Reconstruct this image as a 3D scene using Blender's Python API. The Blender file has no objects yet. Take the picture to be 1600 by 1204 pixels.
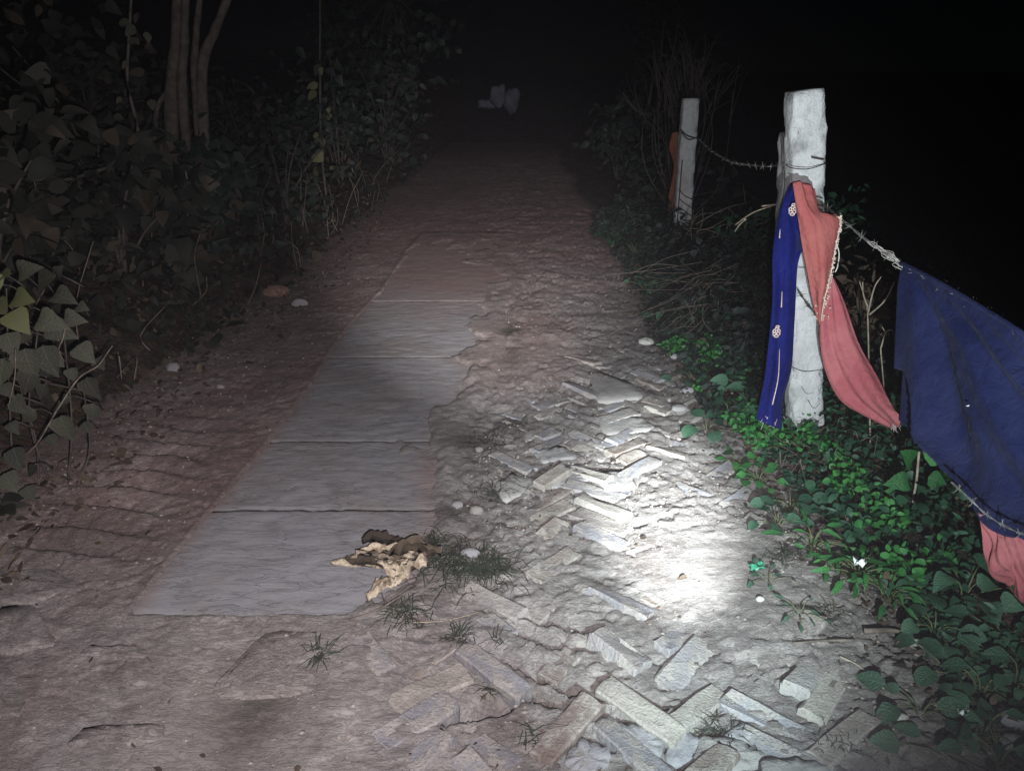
import bpy, math, random
import numpy as np
from mathutils import Vector, Matrix, Euler

random.seed(7)
RNG = np.random.default_rng(11)
SC = bpy.context.scene
COL = SC.collection

# ------------------------------------------------------------------ camera
CAM_H, PITCH, FPX = 1.5, math.radians(21.3), 1186.0
cam_d = bpy.data.cameras.new('camera')
cam = bpy.data.objects.new('camera', cam_d); COL.objects.link(cam)
cam.location = (0, 0, CAM_H)
cam.rotation_euler = (math.radians(90) - PITCH, 0, 0)
cam_d.sensor_width = 36.0
cam_d.lens = FPX * 36.0 / 1600.0
cam_d.clip_start = 0.05; cam_d.clip_end = 500
SC.camera = cam

# ------------------------------------------------------------------ night sky and moon
world = bpy.data.worlds.new('World'); SC.world = world; world.use_nodes = True
wn = world.node_tree
for n in list(wn.nodes): wn.nodes.remove(n)
sky = wn.nodes.new('ShaderNodeTexSky'); sky.sky_type = 'NISHITA'; sky.sun_disc = False
sky.sun_elevation = math.radians(35); sky.sun_rotation = math.radians(200)
sky.air_density = 1.0; sky.dust_density = 0.0; sky.ozone_density = 7.0
bg = wn.nodes.new('ShaderNodeBackground'); bg.inputs['Strength'].default_value = 0.00006
wo = wn.nodes.new('ShaderNodeOutputWorld')
wn.links.new(sky.outputs[0], bg.inputs[0]); wn.links.new(bg.outputs[0], wo.inputs[0])
moon_d = bpy.data.lights.new('moon', 'SUN'); moon_d.energy = 0.004; moon_d.angle = math.radians(0.5)
moon_d.color = (0.85, 0.92, 1.0)
moon = bpy.data.objects.new('moon', moon_d); COL.objects.link(moon)
moon.rotation_euler = (math.radians(50), 0, math.radians(-160))

# the photographer's hand torch (pool on the ground, spill round it) and phone lamp shining up the lane, plus an added beam
def spot(name, loc, target, power, size, blend, color, radius=0.015):
    d = bpy.data.lights.new(name, 'SPOT'); d.energy = power; d.spot_size = math.radians(size)
    d.spot_blend = blend; d.color = color; d.shadow_soft_size = radius
    o = bpy.data.objects.new(name, d); COL.objects.link(o); o.location = loc
    o.rotation_euler = (Vector(target) - Vector(loc)).to_track_quat('-Z', 'Y').to_euler()
    return o
TORCH = (0.36, 0.12, 0.92)
POOL = (0.57, 2.50, 0.0)
spot('torch_hot_spot', TORCH, POOL, 2500, 15, 1.0, (0.88, 0.97, 1.0), 0.012)
spot('torch_corona', TORCH, (0.50, 2.20, 0.0), 320, 39, 1.0, (0.72, 0.94, 1.0), 0.012)
spot('torch_spill', TORCH, (1.35, 4.4, 1.0), 370, 80, 1.0, (0.86, 0.97, 1.0), 0.012)
spot('added_lane_beam', (0.12, 0.05, 1.30), (-0.45, 9.6, 0.1), 2900, 30, 1.0, (1.0, 0.94, 0.95), 0.012)  # extra beam added to brighten the far lane, apart from the torch
spot('phone_lamp', (0.05, -0.02, 1.44), (-1.35, 5.0, 0.0), 480, 92, 1.0, (1.0, 0.95, 0.99), 0.006)

SC.view_settings.view_transform = 'Standard'; SC.view_settings.look = 'None'
SC.view_settings.exposure = 0.0; SC.view_settings.gamma = 1.0
SC.view_settings.use_curve_mapping = False
SC.cycles.use_denoising = True
HAZE = 0.0009
SC.cycles.max_bounces = 5; SC.cycles.diffuse_bounces = 3

# ------------------------------------------------------------------ helpers
CP, SP = math.cos(PITCH), math.sin(PITCH)
def ray(px, py):
    a, b = (px - 800) / FPX, (602 - py) / FPX
    return np.array([a, CP + b * SP, -SP + b * CP])
def at(px, py, d):
    """point seen at photograph position (px, py), d metres up the lane"""
    r = ray(px, py); t = d / r[1]
    return np.array([r[0] * t, d, CAM_H + r[2] * t])
def on(px, py, z=0.0):
    """point of the level z seen at photograph position (px, py)"""
    r = ray(px, py); t = (z - CAM_H) / r[2]
    return np.array([r[0] * t, r[1] * t, z])

def sstep(a, b, x):
    t = np.clip((np.asarray(x, float) - a) / (b - a), 0, 1); return t * t * (3 - 2 * t)
_T = np.random.default_rng(3).random((256, 256))
def vn(x, y, s=0):
    x = np.asarray(x, float) + s * 17.31; y = np.asarray(y, float) + s * 9.77
    xi = np.floor(x).astype(int); yi = np.floor(y).astype(int)
    fx = x - xi; fy = y - yi
    fx = fx * fx * (3 - 2 * fx); fy = fy * fy * (3 - 2 * fy)
    g = lambda i, j: _T[(xi + i) & 255, (yi + j) & 255]
    return (g(0, 0) * (1 - fx) + g(1, 0) * fx) * (1 - fy) + (g(0, 1) * (1 - fx) + g(1, 1) * fx) * fy
def fbm(x, y, o=4, s=0):
    r = 0; a = .5; t = 0
    for k in range(o):
        r = r + a * vn(x * 2 ** k, y * 2 ** k, s + k); t += a; a *= .5
    return r / t

def raw_mesh(name, V, F, attrs=None, smooth=True):
    """V (n,3); F: list of index arrays of equal width per array, or one array"""
    V = np.asarray(V, np.float32)
    if isinstance(F, np.ndarray) and F.dtype != object: F = [F]
    else:
        by = {}
        for f in F:
            if isinstance(f, np.ndarray) and f.ndim == 2: by.setdefault(f.shape[1], []).extend(f.tolist())
            else: by.setdefault(len(f), []).append(list(f))
        F = [np.array(v, np.int32) for v in by.values()]
    me = bpy.data.meshes.new(name)
    me.vertices.add(len(V)); me.vertices.foreach_set('co', V.ravel())
    nl = sum(f.size for f in F); npol = sum(len(f) for f in F)
    me.loops.add(nl); me.polygons.add(npol)
    me.loops.foreach_set('vertex_index', np.concatenate([f.ravel() for f in F]).astype(np.int32))
    st = []; c = 0
    for f in F:
        st.append(c + np.arange(len(f)) * f.shape[1]); c += f.size
    me.polygons.foreach_set('loop_start', np.concatenate(st).astype(np.int32))
    me.polygons.foreach_set('use_smooth', np.full(npol, smooth))
    me.update(calc_edges=True); me.validate()
    for k, a in (attrs or {}).items():
        at_ = me.attributes.new(k, 'FLOAT', 'POINT'); at_.data.foreach_set('value', np.asarray(a, np.float32))
    return me

def tag(o, label=None, cat=None, group=None, kind=None):
    if label: o['label'] = label
    if cat: o['category'] = cat
    if group: o['group'] = group
    if kind: o['kind'] = kind
    return o
def obj(name, me, mat=None, parent=None):
    o = bpy.data.objects.new(name, me); COL.objects.link(o)
    if mat is not None and me is not None and len(me.materials) == 0: me.materials.append(mat)
    if parent is not None: o.parent = parent
    return o
def thing(name, loc, label, cat, group=None):
    o = bpy.data.objects.new(name, None); COL.objects.link(o)
    o.location = loc; o.empty_display_size = .1
    return tag(o, label, cat, group)
def part(name, V, F, mat, root, smooth=True, attrs=None):
    """V in world metres; the part hangs under its root"""
    return obj(name, raw_mesh(name, np.asarray(V) - np.array(root.location), F, attrs, smooth), mat, root)
def subpart(name, V, F, mat, over, smooth=True, attrs=None):
    return obj(name, raw_mesh(name, np.asarray(V) - np.array(over.parent.location), F, attrs, smooth), mat, over)
def single(name, V, F, mat, label, cat, group=None, smooth=True, attrs=None, kind=None):
    V = np.asarray(V, float); base = np.array([V[:, 0].mean(), V[:, 1].mean(), V[:, 2].min()])
    o = obj(name, raw_mesh(name, V - base, F, attrs, smooth), mat); o.location = base
    return tag(o, label, cat, group, kind)

class MB:
    """collects pieces of one mesh"""
    def __init__(s): s.V = []; s.F = []; s.n = 0; s.R = []
    def add(s, V, F, r=None):
        V = np.asarray(V, float); s.V.append(V)
        for f in F: s.F.append(np.asarray(f) + s.n)
        s.n += len(V); s.R.append(np.full(len(V), random.random() if r is None else r))
    def get(s): return np.concatenate(s.V), s.F
    def rnd(s): return {'rnd': np.concatenate(s.R)}

def catmull(P, n):
    P = np.asarray(P, float)
    if len(P) == 2: return P[0] + (P[1] - P[0]) * np.linspace(0, 1, n)[:, None]
    Q = np.vstack([2 * P[0] - P[1], P, 2 * P[-1] - P[-2]])
    out = []
    for t in np.linspace(0, len(P) - 1, n):
        i = min(int(t), len(P) - 2); f = t - i
        a, b, c, d = Q[i:i + 4]
        out.append(.5 * ((2 * b) + (c - a) * f + (2 * a - 5 * b + 4 * c - d) * f * f + (3 * b - a - 3 * c + d) * f ** 3))
    return np.array(out)
def tube(P, r, sides=6, cap=True):
    P = np.asarray(P, float); n = len(P); r = np.broadcast_to(np.asarray(r, float), (n,))
    T = np.gradient(P, axis=0); T /= np.linalg.norm(T, axis=1)[:, None] + 1e-9
    ref = np.array([0, 0, 1.]) if abs(T[0][2]) < .9 else np.array([1., 0, 0])
    A = np.cross(T, ref); A /= np.linalg.norm(A, axis=1)[:, None] + 1e-9
    B = np.cross(T, A)
    th = np.arange(sides) * 2 * math.pi / sides
    V = (P[:, None] + r[:, None, None] * (np.cos(th)[None, :, None] * A[:, None] + np.sin(th)[None, :, None] * B[:, None])).reshape(-1, 3)
    F = []
    for i in range(n - 1):
        for k in range(sides):
            F.append([i * sides + k, i * sides + (k + 1) % sides, (i + 1) * sides + (k + 1) % sides, (i + 1) * sides + k])
    if cap:
        F.append(list(range(sides))[::-1]); F.append([(n - 1) * sides + k for k in range(sides)])
    return V, F

# ------------------------------------------------------------------ materials
def lin(r, g, b):
    f = lambda c: (c / 255 / 12.92) if c <= 10 else ((c / 255 + .055) / 1.055) ** 2.4
    return (f(r), f(g), f(b), 1)
class M:
    """small node helper"""
    def __init__(s, name, rough=.8, spec=.3):
        s.m = bpy.data.materials.new(name); s.m.use_nodes = True; s.t = s.m.node_tree
        s.b = s.t.nodes['Principled BSDF']; s.b.inputs['Roughness'].default_value = rough
        s.b.inputs['Specular IOR Level'].default_value = spec
        s.tc = s.t.nodes.new('ShaderNodeTexCoord')
    def link(s, a, b): s.t.links.new(a, b)
    def n(s, ty, **kw):
        nd = s.t.nodes.new(ty)
        for k, v in kw.items(): setattr(nd, k, v)
        return nd
    def noise(s, scale, detail=5, rough=.6, dist=0, co='Object', stretch=None, dim=None):
        nd = s.n('ShaderNodeTexNoise'); nd.inputs['Scale'].default_value = scale
        nd.inputs['Detail'].default_value = detail; nd.inputs['Roughness'].default_value = rough
        nd.inputs['Distortion'].default_value = dist
        src = s.tc.outputs[co] if isinstance(co, str) else co
        if stretch:
            mp = s.n('ShaderNodeMapping'); mp.inputs['Scale'].default_value = stretch
            s.link(src, mp.inputs[0]); src = mp.outputs[0]
        s.link(src, nd.inputs['Vector']); return nd.outputs['Fac']
    def ramp(s, fac, stops):
        nd = s.n('ShaderNodeValToRGB'); e = nd.color_ramp.elements
        while len(e) < len(stops): e.new(.5)
        for el, (p, c) in zip(e, stops): el.position = p; el.color = c if len(c) == 4 else (*c, 1)
        s.link(fac, nd.inputs[0]); return nd.outputs[0]
    def rng(s, v, a, b, c=0., d=1.):
        nd = s.n('ShaderNodeMapRange'); nd.interpolation_type = 'SMOOTHSTEP'
        for i, x in enumerate((a, b, c, d)): nd.inputs[i + 1].default_value = x
        s.link(v, nd.inputs[0]); return nd.outputs[0]
    def mix(s, fac, a, b, mode='MIX'):
        nd = s.n('ShaderNodeMix', data_type='RGBA', blend_type=mode)
        if isinstance(fac, (int, float)): nd.inputs[0].default_value = fac
        else: s.link(fac, nd.inputs[0])
        for sock, v in ((nd.inputs[6], a), (nd.inputs[7], b)):
            if hasattr(v, 'is_linked'): s.link(v, sock)
            else: sock.default_value = v if len(v) == 4 else (*v, 1)
        return nd.outputs[2]
    def math(s, op, a, b=None):
        nd = s.n('ShaderNodeMath', operation=op)
        for i, v in enumerate((a, b)):
            if v is None: continue
            if hasattr(v, 'is_linked'): s.link(v, nd.inputs[i])
            else: nd.inputs[i].default_value = v
        return nd.outputs[0]
    def attr(s, name): return s.n('ShaderNodeAttribute', attribute_name=name).outputs['Fac']
    def orand(s): return s.n('ShaderNodeObjectInfo').outputs['Random']
    def bump(s, h, strength=.5, dist=.01, prev=None):
        nd = s.n('ShaderNodeBump'); nd.inputs['Strength'].default_value = strength; nd.inputs['Distance'].default_value = dist
        s.link(h, nd.inputs['Height'])
        if prev is not None: s.link(prev, nd.inputs['Normal'])
        return nd.outputs[0]
    def done(s, color=None, normal=None, rough=None):
        if color is not None:
            if hasattr(color, 'is_linked'): s.link(color, s.b.inputs['Base Color'])
            else: s.b.inputs['Base Color'].default_value = color if len(color) == 4 else (*color, 1)
        if normal is not None: s.link(normal, s.b.inputs['Normal'])
        if rough is not None: s.link(rough, s.b.inputs['Roughness'])
        return s.m

def mat_road():
    m = M('dusty_earth_road', .93, .15)
    big = m.noise(1.6, 4); mid = m.noise(9, 6, .65); fine = m.noise(60, 6, .7); grit = m.noise(260, 3, .7)
    silt = m.ramp(mid, [(.25, (.165, .147, .137)), (.5, (.245, .224, .211)), (.75, (.33, .307, .29))])
    red = m.ramp(mid, [(.25, (.16, .098, .092)), (.5, (.225, .148, .138)), (.75, (.30, .225, .21))])
    c = m.mix(m.attr('red'), silt, red)
    c = m.mix(m.rng(big, .35, .7, 0, .35), c, (.14, .11, .09))
    pat = m.noise(3.4, 6, .7, .8); c = m.mix(m.rng(pat, .54, .66, 0, .5), c, (.36, .325, .30)); c = m.mix(m.rng(pat, .46, .36, 0, .5), c, (.12, .095, .085))
    c = m.mix(m.rng(fine, .60, .74, 0, .5), c, (.46, .42, .38))
    c = m.mix(m.rng(fine, .42, .28, 0, .6), c, (.085, .068, .058))
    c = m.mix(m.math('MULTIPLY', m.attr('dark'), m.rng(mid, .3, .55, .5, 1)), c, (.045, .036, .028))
    wr = m.noise(34, 5, .62, 1.2, stretch=(.55, 1.5, 1))
    wr = m.math('ABSOLUTE', m.math('SUBTRACT', wr, .5))
    rg_ = m.attr('rgh'); n1 = m.bump(m.math('MULTIPLY', m.rng(wr, 0, .06), rg_), .6, .008)
    tn = m.math('FRACT', m.math('MULTIPLY', m.noise(13, 4, .55, .8, stretch=(.7, 1.2, 1)), 9))
    n1 = m.bump(m.math('MULTIPLY', tn, rg_), .3, .007, n1)
    n2 = m.bump(m.math('MULTIPLY', fine, rg_), .7, .009, n1)
    n3 = m.bump(grit, .35, .003, n2)
    return m.done(c, n3)
def mat_ground():
    m = M('verge_soil_and_litter', .95, .1)
    a = m.noise(7, 6, .65); f = m.noise(45, 6, .7); v = m.n('ShaderNodeTexVoronoi'); v.inputs['Scale'].default_value = 38
    m.link(m.tc.outputs['Object'], v.inputs['Vector'])
    c = m.ramp(a, [(.3, (.030, .022, .016)), (.5, (.060, .045, .034)), (.72, (.12, .09, .068))])
    c = m.mix(m.rng(f, .56, .7, 0, .7), c, (.17, .125, .085))
    c = m.mix(.35, c, v.outputs['Color'], 'MULTIPLY')
    n1 = m.bump(f, .9, .02); n1 = m.bump(v.outputs['Distance'], .6, .012, n1)
    return m.done(c, n1)
def mat_slab():
    m = M('worn_cement_slab', .82, .25)
    big = m.noise(2.2, 5); mid = m.noise(11, 6, .65, .4, stretch=(.6, 1.2, 1)); fine = m.noise(90, 5, .7); gr = m.noise(420, 2)
    c = m.ramp(mid, [(.25, (.20, .198, .208)), (.5, (.245, .241, .25)), (.78, (.30, .295, .30))])
    c = m.mix(m.rng(big, .42, .66, 0, .6), c, (.225, .19, .175))
    c = m.mix(m.rng(m.noise(5, 6, .7, .5), .54, .68, 0, .55), c, (.15, .135, .13))
    c = m.mix(m.rng(fine, .62, .75, 0, .45), c, (.43, .42, .42))
    c = m.mix(m.rng(fine, .38, .28, 0, .5), c, (.10, .092, .09))
    c = m.mix(m.math('MINIMUM', m.math('MULTIPLY', m.attr('edge'), m.rng(mid, .25, .6, .2, 1)), 1.0), c, (.225, .165, .15))
    c = m.mix(m.attr('crack'), c, (.035, .028, .024))
    wr = m.noise(14, 6, .6, 1.0, stretch=(.35, 1.7, 1))
    wr = m.math('ABSOLUTE', m.math('SUBTRACT', wr, .5))
    c = m.mix(m.rng(wr, .010, .0, 0, .55), c, (.07, .06, .056))
    n1 = m.bump(m.rng(wr, 0, .035), .45, .006)
    tn = m.math('FRACT', m.math('MULTIPLY', m.noise(6, 4, .55, .8, stretch=(.5, 1.4, 1)), 7))
    n1 = m.bump(tn, .22, .005, n1)
    n2 = m.bump(fine, .4, .004, n1); n3 = m.bump(gr, .25, .0015, n2)
    return m.done(c, n3)
def mat_brick():
    m = M('old_dusty_brick', .86, .22)
    r = m.orand(); mid = m.noise(16, 5, .65); fine = m.noise(110, 5, .7)
    base = m.ramp(r, [(0, (.21, .20, .215)), (.3, (.25, .245, .265)), (.52, (.27, .235, .205)), (.72, (.195, .148, .128)), (.85, (.30, .29, .29)), (1, (.36, .33, .28))])
    dust = m.ramp(fine, [(.3, (.26, .23, .205)), (.7, (.43, .395, .355))])
    c = m.mix(m.rng(mid, .42, .62, .05, .85), base, dust)
    c = m.mix(m.rng(fine, .40, .28, 0, .6), c, (.09, .075, .068))
    c = m.mix(m.rng(m.noise(38, 4, .7), .55, .7, 0, .6), c, (.16, .135, .12))
    n1 = m.bump(mid, .8, .014); n2 = m.bump(fine, .8, .007, n1)
    return m.done(c, n2)
def mat_stone(name='field_stone', a=(.20, .185, .17), b=(.42, .39, .36)):
    m = M(name, .85, .25)
    mid = m.noise(14, 6, .65); fine = m.noise(120, 5, .7); r = m.orand()
    c = m.mix(mid, a, b); c = m.mix(m.rng(r, 0, 1, 0, .45), c, (.23, .24, .29))
    c = m.mix(m.rng(fine, .42, .28, 0, .6), c, (.08, .07, .065))
    return m.done(c, m.bump(fine, .5, .006, m.bump(mid, .6, .015)))
def mat_concrete(name='rough_cast_concrete', k=1.0):
    m = M(name, .85, .25)
    big = m.noise(7, 5, .6); mid = m.noise(28, 6, .7); pit = m.noise(95, 3, .6); st = m.noise(10, 6, .6, stretch=(1.5, 1.5, .25))
    c = m.ramp(mid, [(.25, (.34 * k, .345 * k, .345 * k)), (.5, (.49 * k, .495 * k, .50 * k)), (.75, (.60 * k, .605 * k, .61 * k))])
    sep = m.n('ShaderNodeSeparateXYZ'); m.link(m.tc.outputs['Object'], sep.inputs[0])
    top = m.rng(sep.outputs[2], 1.0, 1.45, 0, .45)
    spots = m.math('MULTIPLY', m.rng(big, .50, .64), m.math('ADD', top, .34))
    c = m.mix(spots, c, (.13 * k, .13 * k, .135 * k))
    c = m.mix(m.rng(st, .55, .75, 0, .5), c, (.20 * k, .195 * k, .18 * k))
    low = m.rng(sep.outputs[2], .30, .02, 0, .75)
    c = m.mix(m.math('MULTIPLY', low, m.rng(mid, .35, .6)), c, (.14, .115, .085))
    c = m.mix(m.rng(pit, .37, .27, 0, .6), c, (.18, .18, .18))
    n1 = m.bump(pit, .6, .008); n1 = m.bump(mid, .7, .012, n1)
    return m.done(c, n1)
def mat_leaf(name, dark, light, trans=.25, rough=.5, dry=0.0, spec=.35, veins=False):
    m = M(name, rough, spec)
    r = m.n('ShaderNodeMath', operation='FRACT'); m.link(m.math('ADD', m.attr('rnd'), m.orand()), r.inputs[0])
    mid = m.noise(30, 4)
    c = m.mix(r.outputs[0], dark, light)
    c = m.mix(m.rng(mid, .5, .8, 0, .5), c, tuple(x * .55 for x in dark))
    if dry: c = m.mix(m.rng(r.outputs[0], 1 - dry, 1 - dry + .02), c, (.050, .040, .028))
    vb = None
    if veins:   # midrib and side veins in the leaf's own space
        sp = m.n('ShaderNodeSeparateXYZ'); m.link(m.tc.outputs['Object'], sp.inputs[0])
        ax = m.math('ABSOLUTE', sp.outputs[0])
        sv = m.math('FRACT', m.math('MULTIPLY', m.math('SUBTRACT', sp.outputs[1], m.math('MULTIPLY', ax, .9)), 7.5))
        sv = m.math('ABSOLUTE', m.math('SUBTRACT', sv, .5))
        vein = m.math('MAXIMUM', m.rng(ax, .022, .008), m.rng(sv, .07, .02, 0, .55))
        c = m.mix(m.math('MULTIPLY', vein, .22), c, tuple(min(1, x * 1.9 + .03) for x in light))
        blot = m.noise(5.5, 4, .65); c = m.mix(m.rng(blot, .56, .72, 0, .55), c, tuple(x * .5 + y for x, y in zip(dark, (.03, .022, .008))))
        vb = m.bump(sv, .15, .012)
    m.link(c, m.b.inputs['Base Color'])
    tr = m.n('ShaderNodeBsdfTranslucent'); m.link(c, tr.inputs[0])
    mx = m.n('ShaderNodeMixShader'); mx.inputs[0].default_value = trans
    out = m.t.nodes['Material Output']
    m.link(m.b.outputs[0], mx.inputs[1]); m.link(tr.outputs[0], mx.inputs[2]); m.link(mx.outputs[0], out.inputs[0])
    m.link(m.bump(m.noise(8 if veins else 55, 4), .35, .03 if veins else .006, vb), m.b.inputs['Normal'])
    return m.m
def mat_cloth(name, a, b, rough=.75, trans=.12, sheen=.25):
    m = M(name, rough, .06)
    big = m.noise(5, 4); w1 = m.n('ShaderNodeTexWave'); w1.inputs['Scale'].default_value = 260; w1.bands_direction = 'Z'
    m.link(m.tc.outputs['Object'], w1.inputs[0])
    w2 = m.n('ShaderNodeTexWave'); w2.inputs['Scale'].default_value = 260; w2.bands_direction = 'X'
    m.link(m.tc.outputs['Object'], w2.inputs[0])
    c = m.mix(m.rng(big, .3, .7), a, b)
    m.b.inputs['Sheen Weight'].default_value = sheen; m.b.inputs['Sheen Roughness'].default_value = .4
    m.link(c, m.b.inputs['Base Color'])
    h = m.math('ADD', w1.outputs['Fac'], w2.outputs['Fac'])
    cr = m.noise(24, 5, .6, .6)
    m.link(m.bump(cr, .6, .025, m.bump(h, .12, .002)), m.b.inputs['Normal'])
    tr = m.n('ShaderNodeBsdfTranslucent'); m.link(c, tr.inputs[0])
    mx = m.n('ShaderNodeMixShader'); mx.inputs[0].default_value = trans
    m.link(m.b.outputs[0], mx.inputs[1]); m.link(tr.outputs[0], mx.inputs[2])
    m.link(mx.outputs[0], m.t.nodes['Material Output'].inputs[0])
    return m.m
def mat_plain(name, a, b, rough=.8, spec=.3, scale=30, metal=0, bump=.4):
    m = M(name, rough, spec); m.b.inputs['Metallic'].default_value = metal
    n_ = m.noise(scale, 5, .65)
    return m.done(m.mix(m.rng(n_, .3, .7), a, b), m.bump(n_, bump, .004))
MAT = dict(
    road=mat_road(), ground=mat_ground(), slab=mat_slab(), brick=mat_brick(),
    stone=mat_stone(), pale=mat_stone('pale_stone', (.42, .40, .34), (.62, .59, .52)),
    silted=mat_stone('silted_stone', (.14, .12, .11), (.27, .24, .215)),
    conc=mat_concrete('rough_cast_concrete', 1.12), conc2=mat_concrete('weathered_concrete', .8),
    leaf=mat_leaf('verge_leaf', (.014, .050, .028), (.036, .105, .055), .28),
    leaf_v=mat_leaf('veined_leaf', (.022, .068, .040), (.062, .145, .085), .25, .45, 0, .4, True),
    leaf_bv=mat_leaf('bright_veined_leaf', (.024, .13, .036), (.06, .23, .06), .3, .45, 0, .4, True),
    leaf_b=mat_leaf('bright_leaf', (.028, .16, .040), (.07, .27, .065), .3),
    leaf_l=mat_leaf('bank_leaf', (.014, .015, .012), (.032, .033, .026), .2, .65, .10, .15),
    leaf_n=mat_leaf('near_bank_leaf', (.034, .036, .027), (.066, .068, .048), .2, .6, 0, .2, True),  # lighter copy of the bank leaf, stronger light up close put into the colour
    leaf_y=mat_leaf('pale_bank_leaf', (.07, .076, .036), (.12, .126, .056), .25, .55, 0, .25),
    leaf_d=mat_leaf('dark_tree_leaf', (.014, .022, .018), (.030, .040, .034), .2, .55, .08, .2),
    grass=mat_leaf('tuft_blade', (.022, .032, .022), (.065, .078, .055), .2, .6, .25, .2),
    dry=mat_plain('dead_leaf', (.15, .105, .068), (.50, .43, .32), .75, .2, 42, 0, .9),
    litter=mat_leaf('fallen_leaf', (.035, .026, .02), (.115, .088, .062), .1, .8, 0, .15),
    stem=mat_plain('green_stem', (.05, .075, .03), (.12, .13, .06), .6),
    twig=mat_plain('bare_twig', (.22, .18, .13), (.42, .36, .28), .75),
    root=mat_plain('dry_root', (.07, .056, .044), (.19, .155, .125), .85),
    bark=mat_plain('tree_bark', (.035, .029, .024), (.08, .068, .057), .9, .2, 18, 0, .9),
    wire=mat_plain('weathered_wire', (.16, .155, .15), (.34, .33, .32), .55, .5, 80, .55),
    wire_d=mat_plain('rusty_wire', (.035, .030, .028), (.09, .075, .065), .7, .4, 80, .3),
    navy=mat_cloth('navy_cloth', (.011, .015, .060), (.026, .032, .095), .85, .06, .04),
    blue=mat_cloth('royal_blue_cloth', (.006, .009, .090), (.009, .014, .125), .65, .05, .02),
    coral=mat_cloth('coral_cloth', (.40, .10, .105), (.46, .15, .135), .75, .2, .04),
    pink=mat_cloth('rose_cloth', (.44, .115, .135), (.52, .18, .19), .75, .2, .04),
    orange=mat_cloth('rust_cloth', (.15, .055, .032), (.20, .085, .05), .8, .1, .1),
    trim=mat_plain('sequin_trim', (.45, .36, .27), (.85, .78, .68), .35, .6, 160),
    motif=mat_plain('cream_embroidery', (.40, .27, .26), (.70, .58, .56), .7, .3, 200),
    white=mat_plain('white_scrap', (.75, .80, .82), (.88, .9, .9), .5),
    sack=mat_cloth('pale_sack', (.08, .08, .10), (.13, .13, .16), .8, .05, .0),
    teal=mat_plain('green_scrap', (.02, .16, .09), (.05, .30, .17), .45),
    fibre=mat_plain('white_fibre', (.50, .47, .43), (.75, .72, .68), .9),
    grit=mat_plain('brown_grit', (.13, .11, .095), (.30, .265, .235), .95, .1, 25, 0, .8),
    earth=mat_plain('bank_clod', (.11, .065, .05), (.22, .14, .11), .95, .1, 25, 0, .8),
)

# ------------------------------------------------------------------ terrain
def redge(y): return 1.00 + .22 * np.exp(-np.abs(y - 1.3) / .9) - .06 * np.sin(y * 1.7) + .10 * (vn(y * 2.1, 0 * y, 5) - .5)
def ledge(y): return -1.93 + .022 * np.clip(y - 3, 0, 30) + .16 * (vn(y * 1.6, 0 * y + 3, 6) - .5)
def rise(y): return .0030 * np.clip(y - 10, 0, 60) ** 2 * np.where(y < 30, 1, 0) + np.where(y >= 30, .0030 * 400 + .06 * (y - 30) * .6, 0)
CH = [[tuple(on(*p)[:2]) for p in l] for l in (
    [(768, 950), (830, 956), (900, 976)], [(792, 970), (864, 1002), (936, 1006)], [(742, 1003), (812, 1032), (850, 1054)],
    [(880, 1068), (932, 1078), (1022, 1106)], [(832, 1082), (980, 1134)], [(936, 1162), (1040, 1156), (1096, 1166)],
    [(1120, 1180), (1200, 1196)], [(872, 745), (912, 770)], [(920, 600), (985, 602)], [(700, 1120), (790, 1100)])]
def chan(x, y):
    """signed distance to the eroded edge of the brick field (positive beyond it), and along-mask"""
    best = np.full(np.shape(x), 9.0); sg = np.zeros(np.shape(x))
    for (ax, ay), (bx, by) in [sg_ for l in CH for sg_ in zip(l[:-1], l[1:])]:
        dx, dy = bx - ax, by - ay; L2 = dx * dx + dy * dy
        t = np.clip(((x - ax) * dx + (y - ay) * dy) / L2, 0, 1)
        d = np.hypot(x - ax - t * dx, y - ay - t * dy)
        s = np.sign(-(dy * (x - ax) - dx * (y - ay)))
        sg = np.where(d < best, s, sg); best = np.minimum(best, d)
    return best, sg
def blob(x, y, cx, cy, rx, ry): return np.exp(-((x - cx) / rx) ** 2 - ((y - cy) / ry) ** 2)
SL_L = lambda y: -1.165 + .022 * (y - 2) + .02 * np.sin(y * 2.3)
SL_R = lambda y: -.31 + .075 * np.clip(y - 1.9, 0, 4) + .05 * np.sin(y * 3.1 + 1)
SLAB0, SLAB1 = 1.90, 8.6
def silt_level(x, y):
    s = .30 + .85 * (fbm(x * 2.3, y * 2.0, 4, 1) - .5)
    s = s + .85 * blob(x, y, .66, 2.15, .36, .42)             # swept pool of dust on the right
    s = s + .9 * blob(x, y, -.55, 1.3, .42, .42)              # smooth silt at the near left
    s = s + .55 * blob(x, y, .05, 4.6, .35, 1.2)
    s = s - 1.0 * blob(x, y, .06, 1.62, .42, .30) - .24 * blob(x, y, .35, 3.2, .45, .8) - .25 * blob(x, y, .15, 2.35, .25, .3)
    return np.clip(s, 0, 1.0)
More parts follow.
